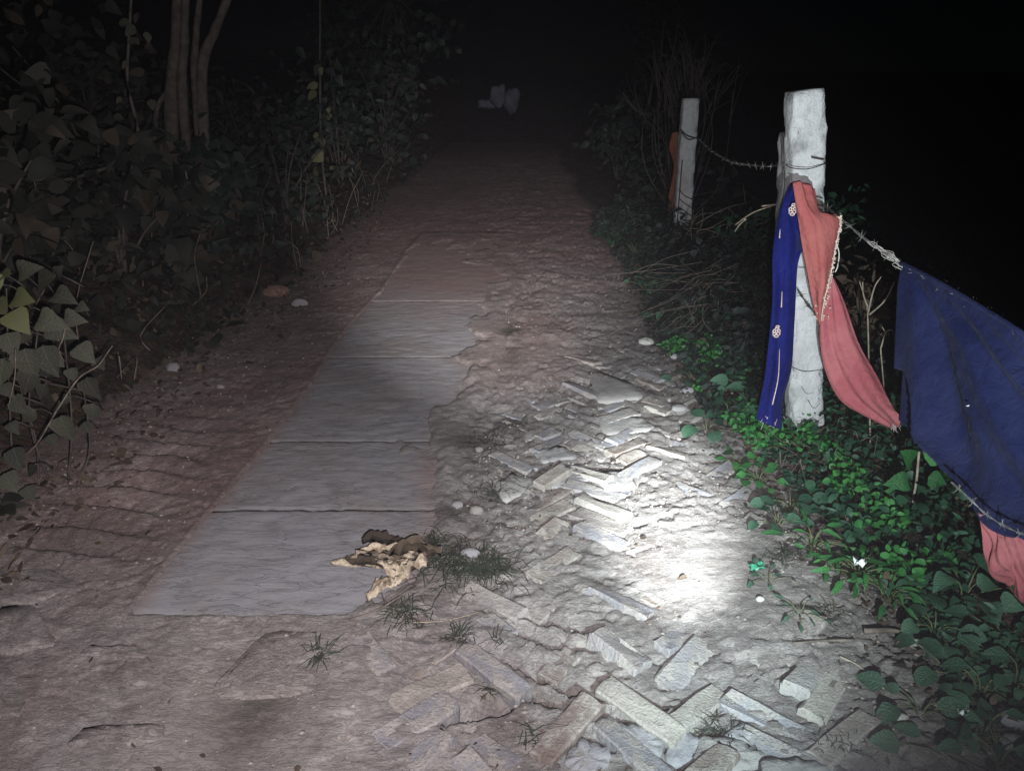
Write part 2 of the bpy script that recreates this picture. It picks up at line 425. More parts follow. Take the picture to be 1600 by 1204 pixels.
def height(x, y, detail=True):
    x = np.asarray(x, float); y = np.asarray(y, float)
    le, re_ = ledge(y), redge(y)
    h = .030 * (fbm(x * .9, y * .8, 3, 2) - .5)
    w = sstep(-.55, -.30, x)                                   # brick side of the lane
    br = -.018 + .030 * silt_level(x, y) + .026 * (fbm(x * 5, y * 5, 3, 17) - .5)
    h = h * (1 - .6 * w) + w * br + (1 - w) * .004
    d, s = chan(x, y)
    h = h - .105 * np.where(s > 0, np.exp(-(d / .040) ** 2), np.exp(-(d / .009) ** 2)) * (.35 + .65 * sstep(.3, .6, vn(x * 4, y * 4, 8)))
    # tread prints in the soft soil left of the slab
    tr = blob(x, y, -1.55, 2.6, .20, .75); ph = (y * 6.6 + 1.2 * (x + 1.6) + .5 * vn(x * 4, y * 4, 3)) % 1.0
    h = h + tr * .050 * (np.where(ph < .75, ph / .75, (1 - ph) / .25) - .4)
    tr2 = blob(x, y, .42, 3.55, .16, .7); ph = (y * 10 + 5.5 * x) % 1.0
    h = h + tr2 * .014 * (np.where(ph < .7, ph / .7, (1 - ph) / .3) - .4)
    # wheel track of fine dust near left
    h = h - .016 * np.exp(-((x + .62 + .30 * (y - 1.35)) / .14) ** 2) * sstep(2.0, 1.6, y)
    if detail:
        sm = np.clip(1 - .72 * blob(x, y, -.75, 1.35, .75, .5) - .5 * blob(x, y, .66, 2.15, .3, .36), .2, 1)
        am = .75 + .8 * sstep(.9, .5, silt_level(x, y)) * w + .35 * sstep(.8, 1.0, x); am = am * sm
        h = h + am * (.012 * (fbm(x * 9, y * 10, 4, 4) - .5) + .010 * (np.abs(fbm(x * 16, y * 22, 3, 7) - .5)))
        for (fx, fy, st, amp, sd) in ((3.2, 4.5, 9.0, .0062, 19), (7.5, 10.0, 6.0, .0040, 22)):
            q = fbm(x * fx, y * fy, 3, sd) * st; fr = q - np.floor(q)
            h = h + am * amp * (np.where(fr < .86, fr / .86, (1 - fr) / .14) - .5)
        r = fbm(x * 11, y * 13, 3, 9); h = h - .010 * am * np.exp(-((r - .5) / .025) ** 2)
    # bed under the slab
    nz_ = fbm(x * 4.5, y * 3.0, 4, 43); fr_ = sstep(5.2, 8.2, y)
    rr_ = SL_R(y) - .01 - .60 * np.clip(nz_ - .40, 0, 1) - .25 * fr_ * nz_
    ll_ = SL_L(y) + .10 * np.clip(fbm(x * 5, y * 4, 4, 46) - .5, 0, 1) + .3 * fr_ * np.clip(nz_ - .4, 0, 1)
    en_ = SLAB0 + .05 * np.clip(fbm(x * 5, y * 6, 3, 47) - .55, 0, 1)
    ins = sstep(0, .045, x - ll_) * sstep(0, .16, rr_ - x) * sstep(0, .03, y - en_) * sstep(0, .7, SLAB1 - .3 - 1.2 * nz_ - y + .4)
    over = sstep(-.02, .02, x - SL_L(y)) * sstep(-.05, .02, SL_R(y) - x) * sstep(SLAB0, SLAB0 + .02, y) * sstep(SLAB1, SLAB1 - .1, y)
    h = np.where(over > 0, np.maximum(h, .015 * over + h * .5), h)
    h = h * (1 - ins) + ins * (-.035)
    # verges, banks, far rise
    h = h + .07 * sstep(0, .5, x - re_) + .05 * (fbm(x * 3, y * 3, 3, 12) - .5) * sstep(0, .3, x - re_) - .5 * sstep(1.2, 9, x - re_)
    lb = np.clip(le - x, 0, 99)
    h = h + .62 * sstep(0, 1.9, lb) + .10 * sstep(0, .35, lb) + .12 * (fbm(x * 2.4, y * 2.4, 4, 13) - .45) * sstep(0, .5, lb) + .5 * sstep(2, 9, lb)
    return h + rise(y)
def Z(x, y): return float(height(np.array([x]), np.array([y]))[0])
def gpt(px, py, lift=0.0):
    p = on(px, py)
    for _ in range(4): p = on(px, py, Z(p[0], p[1]) + lift)
    return p

xs = np.concatenate([-2.3 - np.cumsum(.011 * 1.09 ** np.arange(72))[::-1], np.arange(-2.3, 1.75, .011), 1.75 + np.cumsum(.011 * 1.09 ** np.arange(72))])
ys = [.55]
while ys[-1] < 110: ys.append(ys[-1] + max(.0075, .0062 * ys[-1]))
ys = np.array(ys)
X, Y = np.meshgrid(xs, ys)
Hh = height(X, Y)
nx, ny = len(xs), len(ys)
ii = (np.arange(ny - 1)[:, None] * nx + np.arange(nx - 1)[None]).ravel()
Q = np.stack([ii, ii + 1, ii + 1 + nx, ii + nx], 1)
V = np.stack([X, Y, Hh], -1).reshape(-1, 3)
cx = V[Q, 0].mean(1); cy = V[Q, 1].mean(1)
jit = .10 * (fbm(cx * 7, cy * 7, 3, 21) - .5)
isroad = (cx > ledge(cy) - .12 + jit) & (cx < redge(cy) + .10 + jit) & (cy < 19.5)
redm = .68 * sstep(-.92, -1.12, X) * sstep(1.9, 2.6, Y) + .28 * sstep(-1.0, -1.3, X) * sstep(2.6, 1.9, Y)
redm = np.maximum(redm, sstep(4.5, 9, Y)); redm = np.maximum(redm, .5 * blob(X, Y, .1, 4.7, .3, 1.2))
redm = np.clip(redm + .5 * (fbm(X * 3, Y * 3, 3, 15) - .5), 0, 1) * sstep(-.0, .2, redm)
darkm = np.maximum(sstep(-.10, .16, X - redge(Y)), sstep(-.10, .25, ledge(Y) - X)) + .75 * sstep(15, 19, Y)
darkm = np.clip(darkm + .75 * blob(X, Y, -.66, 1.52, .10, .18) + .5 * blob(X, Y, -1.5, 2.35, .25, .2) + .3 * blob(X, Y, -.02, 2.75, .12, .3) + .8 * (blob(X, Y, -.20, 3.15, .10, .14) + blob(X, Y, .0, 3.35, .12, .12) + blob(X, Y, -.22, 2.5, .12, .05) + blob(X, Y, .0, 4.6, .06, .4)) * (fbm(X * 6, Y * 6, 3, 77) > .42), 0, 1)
rghm = np.clip(1 - .65 * blob(X, Y, -.75, 1.35, .75, .5) - .45 * blob(X, Y, .66, 2.15, .3, .36), .25, 1)
def sub(name, mask, mat, kind):
    q = Q[mask]; u, inv = np.unique(q, return_inverse=True)
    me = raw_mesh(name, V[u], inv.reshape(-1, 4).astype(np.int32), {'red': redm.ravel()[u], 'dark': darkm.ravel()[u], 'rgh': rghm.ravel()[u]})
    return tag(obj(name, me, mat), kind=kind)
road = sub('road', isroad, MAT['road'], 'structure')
ground = sub('ground', ~isroad, MAT['ground'], 'structure')

# ------------------------------------------------------------------ cement slabs of the wheel strip (pieces of the road)
joints = [SLAB0, 2.53, 3.14, 4.32, 5.6, SLAB1]
def slab_piece(y0, y1, k):
    nu, nv = 46, max(14, int((y1 - y0) / .016)); nv = min(nv, 80)
    u = np.linspace(0, 1, nu); v = np.linspace(0, 1, nv); U, W = np.meshgrid(u, v)
    gap = .0007
    e0 = .026 * (fbm(U * 6, 0 * U + k * 3.1, 4, 31) - .5) ; e1 = .026 * (fbm(U * 6, 0 * U + (k + 1) * 3.1, 4, 31) - .5)
    if k == 0: e0 = .004 * (fbm(U * 9, 0 * U, 3, 30) - .5)
    yy = (y0 + gap + e0) * (1 - W) + (y1 - gap + e1) * W
    lo = SL_L(yy) + .012 * (fbm(yy * 9, 0 * yy, 3, 33) - .5)
    hi = SL_R(yy) + .13 * (fbm(yy * 5, 0 * yy, 4, 34) - .5) + .02 * (fbm(yy * 26, 0 * yy, 3, 36) - .5)
    xx = lo * (1 - U) + hi * U
    z = .002 + .010 * (fbm(xx * 3, yy * 2.2, 4, 35) - .5) + .004 * (fbm(xx * 22, yy * 34, 3, 37) - .5) + rise(yy)
    r = fbm(xx * 6, yy * 11, 3, 39); z = z - .004 * np.exp(-((r - .5) / .012) ** 2)
    ed = np.minimum(np.minimum((xx - lo), (hi - xx)), np.minimum(yy - (y0 + gap + e0), (y1 - gap + e1) - yy))
    for (fx, fy, st, amp, sd) in ((1.5, 3.0, 7.0, .0024, 41), (4.0, 8.0, 5.0, .0010, 42)):
        q = fbm(xx * fx, yy * fy, 3, sd) * st; fr = q - np.floor(q); z = z + amp * (np.where(fr < .9, fr / .9, (1 - fr) / .1) - .5)
    z = z - .003 * np.exp(-ed / .004) - .012 * sstep(.16, 0, hi - xx) * sstep(.35, .65, fbm(xx * 9, yy * 9, 3, 40))
    top = np.stack([xx, yy, z], -1).reshape(-1, 3)
    far = sstep(4.6, 7.0, yy + .8 * (fbm(xx * 3, yy * 2, 3, 44) - .5))
    edge = np.maximum(far * 1.6, np.maximum(sstep(.22, 0, hi - xx), .7 * sstep(.10, 0, xx - lo))).ravel()
    idx = np.arange(nu * nv).reshape(nv, nu)
    F = np.stack([idx[:-1, :-1], idx[:-1, 1:], idx[1:, 1:], idx[1:, :-1]], -1).reshape(-1, 4)
    loop = np.concatenate([idx[0, :], idx[1:, -1], idx[-1, -2::-1], idx[-2:0:-1, 0]])
    b = top[loop].copy(); b[:, 2] = z.min() - .05
    n0 = len(top); m_ = len(loop)
    S = np.stack([loop, n0 + np.arange(m_), n0 + (np.arange(m_) + 1) % m_, np.roll(loop, -1)], 1)
    o = obj('concrete_slab', raw_mesh('concrete_slab', np.vstack([top, b]), np.vstack([F, S]).astype(np.int32), {'edge': np.concatenate([edge, np.ones(m_)]), 'crack': np.concatenate([.6 * (ed.ravel() < 1e-5) * (((yy - y0) < .05) | ((y1 - yy) < .05)).ravel(), np.full(m_, .95)])}), MAT['slab'], road)
for k in range(len(joints) - 1): slab_piece(joints[k], joints[k + 1], k)

# ------------------------------------------------------------------ herringbone bricks set on edge (pieces of the road)
def brick_mesh(seed, L=.232, W=.074, H=.10, rough=.006):
    rg = np.random.default_rng(seed)
    a = np.array([-L / 2, -L / 2 + .006, -L / 6, L / 6, L / 2 - .006, L / 2]); b = np.array([-W / 2, -W / 2 + .006, 0, W / 2 - .006, W / 2])
    A, B = np.meshgrid(a, b); ex = (np.abs(A) > L / 2 - .005); ey = (np.abs(B) > W / 2 - .004)
    z = -(.005 * ex + .005 * ey) + rg.normal(0, .0018, A.shape)
    ch = rg.random(A.shape) < .16; z = z - ch * rg.random(A.shape) * .014
    Ax = A + rg.normal(0, rough * .55, A.shape); Bx = B + rg.normal(0, rough * .4, A.shape)
    cr = ex & ey; Ax = np.where(cr, Ax * .975, Ax); Bx = np.where(cr, Bx * .92, Bx)
    top = np.stack([Ax, Bx, z], -1).reshape(-1, 3); nv, nu = A.shape; idx = np.arange(nu * nv).reshape(nv, nu)
    F = np.stack([idx[:-1, :-1], idx[:-1, 1:], idx[1:, 1:], idx[1:, :-1]], -1).reshape(-1, 4)
    loop = np.concatenate([idx[0, :], idx[1:, -1], idx[-1, -2::-1], idx[-2:0:-1, 0]])
    bt = top[loop].copy(); bt[:, 2] = -H; m_ = len(loop); n0 = len(top)
    S = np.stack([loop, n0 + np.arange(m_), n0 + (np.arange(m_) + 1) % m_, np.roll(loop, -1)], 1)
    return raw_mesh('brick', np.vstack([top, bt]), np.vstack([F, S]).astype(np.int32))
bricks = [brick_mesh(100 + i) for i in range(18)]
for me in bricks: me.materials.append(MAT['brick']); me.set_sharp_from_angle(angle=math.radians(28))
pit = .084; c45, s45 = math.cos(math.radians(43)), math.sin(math.radians(43))
cand = []
for i in range(-70, 70):
    for j in range(-70, 70):
        c = (i - j) % 6
        if c == 0: u, v, rot = i + 1.0, j, 0.0
        elif c == 5: u, v, rot = i, j + 1.0, math.pi / 2          # cells (i, j..j+2)
        else: continue
        x = (u * c45 - v * s45) * pit + .1; y = (u * s45 + v * c45) * pit + 2.6
        if not (1.0 < y < 4.6 and -.55 < x < 1.0): continue
        if y > SLAB0 - .08 and x < SL_R(y) + .09: continue
        d, s = chan(np.array([x]), np.array([y]))
        if s[0] > 0 and d[0] < .055: continue
        und = .012 * (float(fbm(np.array([x * 2.5]), np.array([y * 2.5]), 2, 51)[0]) - .5)
        cl = 1 - float(silt_level(np.array([x]), np.array([y]))[0]); z = float(height(np.array([x]), np.array([y]), False)[0]) - .019 + .029 * cl + .5 * und + random.gauss(0, .008)
        z -= .004 * (y > 2.3)
        if s[0] < 0 and d[0] < .10: z += .012
        if random.random() < .13: continue
        if ((x + .13) / .17) ** 2 + ((y - 2.2) / .13) ** 2 < 1: continue
        if cl < .22: continue
        cand.append((y, x, z, rot))
cand.sort()
for y, x, z, rot in cand[:300]:
    o = bpy.data.objects.new('brick', random.choice(bricks)); COL.objects.link(o); o.parent = road
    o.location = (x + random.gauss(0, .013), y + random.gauss(0, .013), z)
    o.rotation_euler = (random.gauss(0, .10), random.gauss(0, .055), math.radians(43) + rot + random.gauss(0, .11))
    o.scale = (random.choice((.55, .8, .95, 1.0, 1.04, 1.06)), random.uniform(.8, 1.15), 1)

# irregular pavers and embedded slabs, outlined by their corners on the road
def paver(corners, lift, bev=.012, th=.06, mat='stone', nsub=5, seed=0, z0=None, name='paving_stone'):
    P = np.array([gpt(*c)[:2] for c in corners]); cen = P.mean(0)
    rg = np.random.default_rng(seed + 500)
    ring = []
    n = len(P)
    for i in range(n):
        for t in np.linspace(0, 1, nsub, endpoint=False): ring.append(P[i] * (1 - t) + P[(i + 1) % n] * t)
    ring = np.array(ring); ring = (np.roll(ring, 1, 0) + 2 * ring + np.roll(ring, -1, 0)) / 4 + rg.normal(0, .0025, ring.shape)
    zb = (float(np.percentile(height(*np.vstack([ring, cen[None], cen + (ring - cen) * .5]).T), 60)) if z0 is None else z0) + lift * .6; m_ = len(ring)
    rings = []
    for k, (s, dz) in enumerate(((1.0, -th), (1.0, -bev * .35), (1 - bev * 2.2, 0), (.55, .0005))):
        q = cen + (ring - cen) * s; rings.append(np.column_stack([q, np.full(m_, zb + dz) + (rg.normal(0, .0030, m_) if k else 0)]))
    V = np.vstack(rings + [np.array([[*cen, zb + .001]])]); F = []
    for k in range(3):
        for i in range(m_): F.append([k * m_ + i, k * m_ + (i + 1) % m_, (k + 1) * m_ + (i + 1) % m_, (k + 1) * m_ + i])
    for i in range(m_): F.append([3 * m_ + i, 3 * m_ + (i + 1) % m_, 4 * m_])
    return obj(name, raw_mesh(name, V, F, {'rgh': np.full(len(V), 1.0), 'red': np.full(len(V), .12)}), MAT['road' if mat == 'silted' else mat], road)
paver([(98, 1168), (138, 1134), (264, 1131), (246, 1162)], .012, seed=1, mat='silted')
paver([(318, 1087), (412, 985), (548, 990), (486, 1087)], .004, seed=2, mat='silted')
paver([(338, 1076), (392, 1016), (424, 1016), (372, 1078)], .013, seed=3, mat='silted')
paver([(-30, 1000), (5, 955), (56, 948), (92, 1010), (-20, 1022)], .012, seed=4, mat='silted')
paver([(-40, 905), (75, 888), (128, 916), (35, 948), (-30, 944)], .008, seed=5, mat='silted')
paver([(120, 1024), (140, 1010), (222, 1010), (238, 1030)], .006, seed=6, mat='silted')
paver([(-40, 1050), (22, 1045), (44, 1116), (-40, 1124)], .014, seed=7, mat='silted')
for k, (cs, l) in enumerate([([(1088, 1180), (1180, 1160), (1202, 1185), (1160, 1206), (1080, 1206)], .03), ([(1040, 1195), (1050, 1165), (1092, 1160), (1110, 1178), (1076, 1200)], .03),
                ([(960, 1172), (1000, 1150), (1040, 1160), (1034, 1186), (976, 1196)], .022), ([(880, 1190), (910, 1160), (955, 1168), (950, 1200), (890, 1212)], .014),
                ([(1190, 1200), (1260, 1188), (1300, 1204), (1280, 1240), (1180, 1240)], .02), ([(1010, 1130), (1050, 1115), (1075, 1140), (1040, 1158), (1012, 1150)], .02),
                ([(1130, 1150), (1165, 1128), (1186, 1150), (1160, 1164)], .016),
                ([(850, 735), (905, 722), (930, 745), (905, 768), (860, 765)], .014), ([(925, 742), (985, 735), (1000, 760), (945, 775)], .010),
                ([(770, 760), (800, 738), (835, 748), (830, 775), (785, 782)], .010), ([(830, 705), (880, 698), (905, 715), (850, 728)], .012),
                ([(918, 600), (985, 598), (1010, 622), (930, 632)], .016), ([(930, 660), (1000, 652), (1030, 672), (950, 685)], .012)]):
    paver(cs, l, seed=20 + k, mat='stone', bev=.02)

# ------------------------------------------------------------------ foliage kit
def leaf_tpl(kind='ovate', fold=.18, droop=.25, fine=False):
    n = 7 if fine else 6
    t = np.linspace(0, 1, n)
    if kind == 'heart': w = .46 * np.sin(np.pi * np.clip(t, 0, 1) ** .62) ** .8
    elif kind == 'long': w = .15 * np.sin(np.pi * t ** .8) ** .8
    elif kind == 'round': w = .44 * np.sqrt(np.clip(1 - (2 * t - 1) ** 2, 0, 1))
    else: w = .33 * np.sin(np.pi * t ** .75) ** .85
    z = -droop * t ** 2
    V = [np.column_stack([np.zeros(n), t, z]), np.column_stack([-w[1:-1], t[1:-1] - (.06 if kind == 'heart' else 0), z[1:-1] + fold * w[1:-1]]), np.column_stack([w[1:-1], t[1:-1] - (.06 if kind == 'heart' else 0), z[1:-1] + fold * w[1:-1]])]
    V = np.vstack(V); F = []
    L = lambda i: n + i - 1; R = lambda i: n + (n - 2) + i - 1
    F.append([0, 1, L(1)]); F.append([0, R(1), 1])
    for i in range(1, n - 2):
        F.append([i, i + 1, L(i + 1), L(i)]); F.append([i, R(i), R(i + 1), i + 1])
    F.append([n - 2, n - 1, L(n - 2)]); F.append([n - 2, R(n - 2), n - 1])
    return V, F
def basis(d, nrm):
    d = d / (np.linalg.norm(d, axis=-1, keepdims=True) + 1e-9)
    x = np.cross(d, nrm); x /= np.linalg.norm(x, axis=-1, keepdims=True) + 1e-9
    return x, d, np.cross(x, d)
def scatter(tpl, P, D, N, S):
    """many leaves as arrays -> V, F(list of arrays), rnd"""
    T, F = tpl; x, y, z = basis(D, N); k = len(T); n = len(P)
    x = x * RNG.uniform(.65, 1.2, (n, 1)); z = z * RNG.uniform(-.4, 2.4, (n, 1))
    V = P[:, None] + S[:, None, None] * (T[None, :, 0, None] * x[:, None] + T[None, :, 1, None] * y[:, None] + T[None, :, 2, None] * z[:, None])
    off = (np.arange(n) * k)[:, None]
    tri = np.array([f for f in F if len(f) == 3]); quad = np.array([f for f in F if len(f) == 4])
    out = [(off[:, :, None] + tri[None]).reshape(-1, 3).astype(np.int32)]
    if len(quad): out.append((off[:, :, None] + quad[None]).reshape(-1, 4).astype(np.int32))
    return V.reshape(-1, 3), out, np.repeat(RNG.random(n), k)
def raw_multi(name, chunks, mat, parent=None, base=(0, 0, 0)):
    Vs, Fs, Rs = [], {3: [], 4: []}, []; o_ = 0
    for Vv, Ff, r in chunks:
        Vs.append(Vv)
        for f in Ff: Fs[f.shape[1]].append(f + o_)
        Rs.append(r); o_ += len(Vv)
    me = bpy.data.meshes.new(name)
    F = [np.concatenate(v) for v in Fs.values() if v]
    V_ = np.concatenate(Vs) - np.array(base)
    me.vertices.add(len(V_)); me.vertices.foreach_set('co', V_.astype(np.float32).ravel())
    me.loops.add(sum(f.size for f in F)); me.polygons.add(sum(len(f) for f in F))
    me.loops.foreach_set('vertex_index', np.concatenate([f.ravel() for f in F]).astype(np.int32))
    st = []; c = 0
    for f in F: st.append(c + np.arange(len(f)) * f.shape[1]); c += f.size
    me.polygons.foreach_set('loop_start', np.concatenate(st).astype(np.int32)); me.update(calc_edges=True)
    a = me.attributes.new('rnd', 'FLOAT', 'POINT'); a.data.foreach_set('value', np.concatenate(Rs).astype(np.float32))
    return obj(name, me, mat, parent)
def unit(n, up=0.0):
    d = RNG.normal(size=(n, 3)); d[:, 2] = d[:, 2] * .6 + up; return d / np.linalg.norm(d, axis=1)[:, None]
LEAF_ME = {}
for kind in ('ovate', 'heart', 'long', 'round'):
    for i in range(3):
        T, F = leaf_tpl(kind, .12 + .12 * i, .15 + .18 * i, True)
        T = T + np.random.default_rng(i).normal(0, .012, T.shape) * np.array([1, .6, 1.3])
        LEAF_ME[kind, i] = (T, F)
_lm = {}
def leaf_mesh(kind, i, mat):
    if (kind, i, mat) not in _lm:
        T, F = LEAF_ME[kind, i]; me = raw_mesh('leaf', T, F, {'rnd': np.full(len(T), .17 * i)}); me.materials.append(MAT[mat]); _lm[kind, i, mat] = me
    return _lm[kind, i, mat]
def put_leaf(root, base, d, nrm, size, kind, mat):
    x, y, z = basis(np.array([d], float), np.array([nrm], float))
    o = bpy.data.objects.new('leaf', leaf_mesh(kind, random.randrange(3), mat)); COL.objects.link(o); o.parent = root
    m = Matrix(np.column_stack([x[0], y[0], z[0]]).tolist()).to_4x4()
    b = np.array(base) - np.array(root.location)
    o.matrix_basis = Matrix.Translation(Vector(b)) @ m @ Matrix.Scale(size, 4)
def plant(loc, n, size, height_, kind, mat, label, group=None, spread=.12, name='leafy_plant', cat='plant', lean=(0, -.3)):
    root = thing(name, loc, label, cat, group)
    mb = MB(); loc = np.array(loc)
    for i in range(n):
        a = 2.4 * i + random.uniform(-.5, .5); r = spread * math.sqrt((i + .6) / n) * random.uniform(.7, 1.2)
        h = height_ * random.uniform(.55, 1.1) * (1 - .35 * (i / n))
        out = np.array([math.cos(a), math.sin(a), 0])
        tip = loc + out * r + np.array([0, 0, h])
        mid = loc + out * r * .35 + np.array([0, 0, h * .65])
        V_, F_ = tube(catmull([loc + np.array([0, 0, -.03]), mid, tip], 6), np.linspace(.0035, .0016, 6) * (size / .07) ** .5, 5)
        mb.add(V_, F_)
        d = out * .9 + np.array([lean[0], lean[1], random.uniform(-.25, .35)])
        nr = np.array([lean[0], lean[1] - .15, 1]) + RNG.normal(0, .28, 3)
        put_leaf(root, tip, d, nr, size * random.uniform(.7, 1.25), kind, mat)
    V_, F_ = mb.get(); part('stem', V_, F_, MAT['stem'], root)
    return root

# ------------------------------------------------------------------ fence posts
def post(base, top, w0, w1, d0, d1, label, mat='conc', seed=0, name='fence_post', chips=1.0, flush=None):
    base = np.array(base, float); top = np.array(top, float)
    root = thing(name, base, label, 'fence post', 'concrete fence posts')
    nz, ns = 64, 9; rg = np.random.default_rng(seed)
    ax = top - base; L = np.linalg.norm(ax); w_ = ax / L
    u_ = np.cross(np.array([0, 1., 0]), w_); u_ /= np.linalg.norm(u_); v_ = np.cross(w_, u_)
    V_ = []; m_ = 4 * ns
    per = []
    for s in range(4):
        for t in np.linspace(-1, 1, ns, endpoint=False):
            per.append([(t, -1), (1, t), (-t, 1), (-1, -t)][s])
    per = np.array(per)
    # round the arrises a little
    rr = np.maximum(np.abs(per).max(1), 1e-6); cor = np.abs(per).min(1); shrink = 1 - .085 * np.clip((cor - .72) / .28, 0, 1) ** 1.5
    per = per * shrink[:, None]
    for k in range(nz):
        f = k / (nz - 1); ww = (w0 * (1 - f) + w1 * f) / 2; dd = (d0 * (1 - f) + d1 * f) / 2
        cap = 1.0
        if f > .985: cap = .93
        c = base + ax * f + u_ * .006 * math.sin(3 * f + seed) 
        th = np.arange(m_) / m_ * 12
        rough = .018 * (fbm(th * 1.3 + seed, np.full(m_, f * L * 13.0), 4, seed + 61) - .5)
        edge = np.clip((cor - .55) / .45, 0, 1)
        chip = -.016 * chips * edge * sstep(.56, .74, vn(np.floor(th / 3) * 5.7 + seed, np.full(m_, f * L * 24), seed + 71))
        off = rough + chip
        rad = per / np.linalg.norm(per, axis=1)[:, None]
        V_.append(c + (per[:, 0] * ww * cap + rad[:, 0] * off)[:, None] * u_ + (per[:, 1] * dd * cap + rad[:, 1] * off)[:, None] * v_)
    V_ = np.concatenate(V_); V_ = np.vstack([V_, top + w_ * .004]); F = []
    for k in range(nz - 1):
        for i in range(m_): F.append([k * m_ + i, k * m_ + (i + 1) % m_, (k + 1) * m_ + (i + 1) % m_, (k + 1) * m_ + i])
    for i in range(m_): F.append([(nz - 1) * m_ + i, (nz - 1) * m_ + (i + 1) % m_, len(V_) - 1])
    part('shaft', V_, F, MAT[mat], root)
    return root
p1b = at(1256, 690, 3.25); p1b[2] = min(p1b[2], Z(p1b[0], p1b[1]) - .05); p1t = at(1259, 141, 3.22)
P1 = post(p1b, p1t, .150, .138, .13, .12, 'tall pale concrete fence post with coral and blue cloth tied to it', seed=3, chips=1.9)
p2b = at(1060, 402, 7.6); p2t = at(1080, 154, 7.6)
P2 = post(p2b, p2t, .165, .155, .14, .13, 'thinner looking concrete fence post farther up the lane, coral strip behind it', seed=8, mat='conc2')
# short rough post right behind the tall one
p3t = at(1242, 206, 3.44); p3b = at(1234, 600, 3.50); p3b[2] = Z(p3b[0], p3b[1]) - .04
P3 = post(p3b, p3t, .16, .10, .13, .10, 'short rough concrete post leaning close behind the tall post', seed=14, mat='conc2', chips=1.6)

def band(root, pts, r=.0022, mat='wire_d', name='tie_wire'):
    V_, F_ = tube(catmull(pts, max(8, 5 * len(pts))), r, 5); return part(name, V_, F_, MAT[mat], root)
yf = 3.145
band(P1, [at(1224, 254, 3.34), at(1236, 262, 3.14), at(1262, 264, 3.13), at(1288, 256, 3.16), at(1291, 252, 3.26)], .002)
band(P1, [at(1268, 246, 3.135), at(1284, 249, 3.14), at(1288, 248, 3.2)], .003)
band(P1, [at(1238, 417, 3.155), at(1262, 418, 3.15), at(1287, 414, 3.17), at(1290, 412, 3.25)], .0014)
band(P1, [at(1236, 573, 3.165), at(1258, 580, 3.16), at(1285, 577, 3.18)], .0014)
for k in range(4): band(P1, [at(1268, 306 + 6 * k, 3.14), at(1282, 309 + 6 * k, 3.15), at(1288, 311 + 6 * k, 3.2)], .002)
band(P2, [at(1063, 202, 7.5), at(1074, 212, 7.49), at(1091, 217, 7.52)], .007)
band(P2, [at(1064, 206, 7.5), at(1076, 218, 7.49), at(1090, 214, 7.52)], .006)
band(P2, [at(1066, 250, 7.5), at(1062, 300, 7.5), at(1058, 350, 7.5)], .006)
for k in range(3): band(P2, [at(1061, 296 + 14 * k, 7.5), at(1070, 306 + 12 * k, 7.49), at(1083, 312 + 14 * k, 7.52)], .005)

# ------------------------------------------------------------------ barbed wire
def barbed(pts, label, r=.0016, mat='wire', step=.11, n=None, twist=55):
    C = catmull(pts, n or 90); seg = np.linalg.norm(np.diff(C, axis=0), axis=1); s = np.concatenate([[0], np.cumsum(seg)])
    T = np.gradient(C, axis=0); T /= np.linalg.norm(T, axis=1)[:, None]
    A = np.cross(T, [0, 0, 1.]); A /= np.linalg.norm(A, axis=1)[:, None]; B = np.cross(T, A)
    root = thing('barbed_wire', C[0], label, 'barbed wire', 'barbed wire strands of the fence')
    for k in range(2):
        ph = s * twist + k * math.pi
        V_, F_ = tube(C + r * 1.3 * (np.cos(ph)[:, None] * A + np.sin(ph)[:, None] * B), r, 5); part('strand', V_, F_, MAT[mat], root)
    for d in np.arange(step * .6, s[-1], step):
        i = min(np.searchsorted(s, d), len(C) - 2); c = C[i]; mb = MB()
        for q in range(2):
            a = random.uniform(0, 6.28); e = math.cos(a) * A[i] + math.sin(a) * B[i]; ln = .014 + r * 4
            cc = c + T[i] * (q - .5) * .006
            V_, F_ = tube([cc - e * ln + T[i] * .004, cc, cc + e * ln - T[i] * .004], [r * .35, r * .9, r * .35], 4); mb.add(V_, F_)
        th = np.linspace(0, 6.28 * 2, 14); V_, F_ = tube(c + T[i] * ((th / 12.6) - .5)[:, None] * .012 + r * 2.6 * (np.cos(th)[:, None] * A[i] + np.sin(th)[:, None] * B[i]), r * .8, 4); mb.add(V_, F_)
        V_, F_ = mb.get(); part('barb', V_, F_, MAT[mat], root)
    return root
barbed([at(1091, 216, 7.52), at(1110, 234, 6.6), at(1140, 252, 5.4), at(1175, 258, 4.4), at(1212, 259, 3.7), at(1226, 254, 3.42)], 'barbed wire sagging between the two concrete posts', n=220, twist=40, step=.24, r=.0022)
W1 = [at(1284, 318, 3.16), at(1316, 343, 3.02), at(1350, 372, 2.90), at(1384, 396, 2.79), at(1405, 413, 2.72), at(1480, 452, 2.45), at(1600, 528, 2.10), at(1760, 640, 1.75)]
barbed(W1, 'upper barbed wire carrying the navy cloth right of the tall post', n=200, r=.0022, step=.075)
barbed([at(1246, 452, 3.13), at(1262, 476, 3.10), at(1284, 502, 3.05)], 'short dark piece of barbed wire crossing the tall post behind the coral cloth', r=.0021, mat='wire_d', n=40, step=.05)
W2 = [at(1486, 752, 1.98), at(1512, 776, 1.92), at(1545, 806, 1.86), at(1584, 828, 1.79), at(1640, 850, 1.70), at(1760, 900, 1.55)]
barbed(W2, 'lower barbed wire snagged along the hem of the navy cloth', r=.0014, n=90, step=.05)
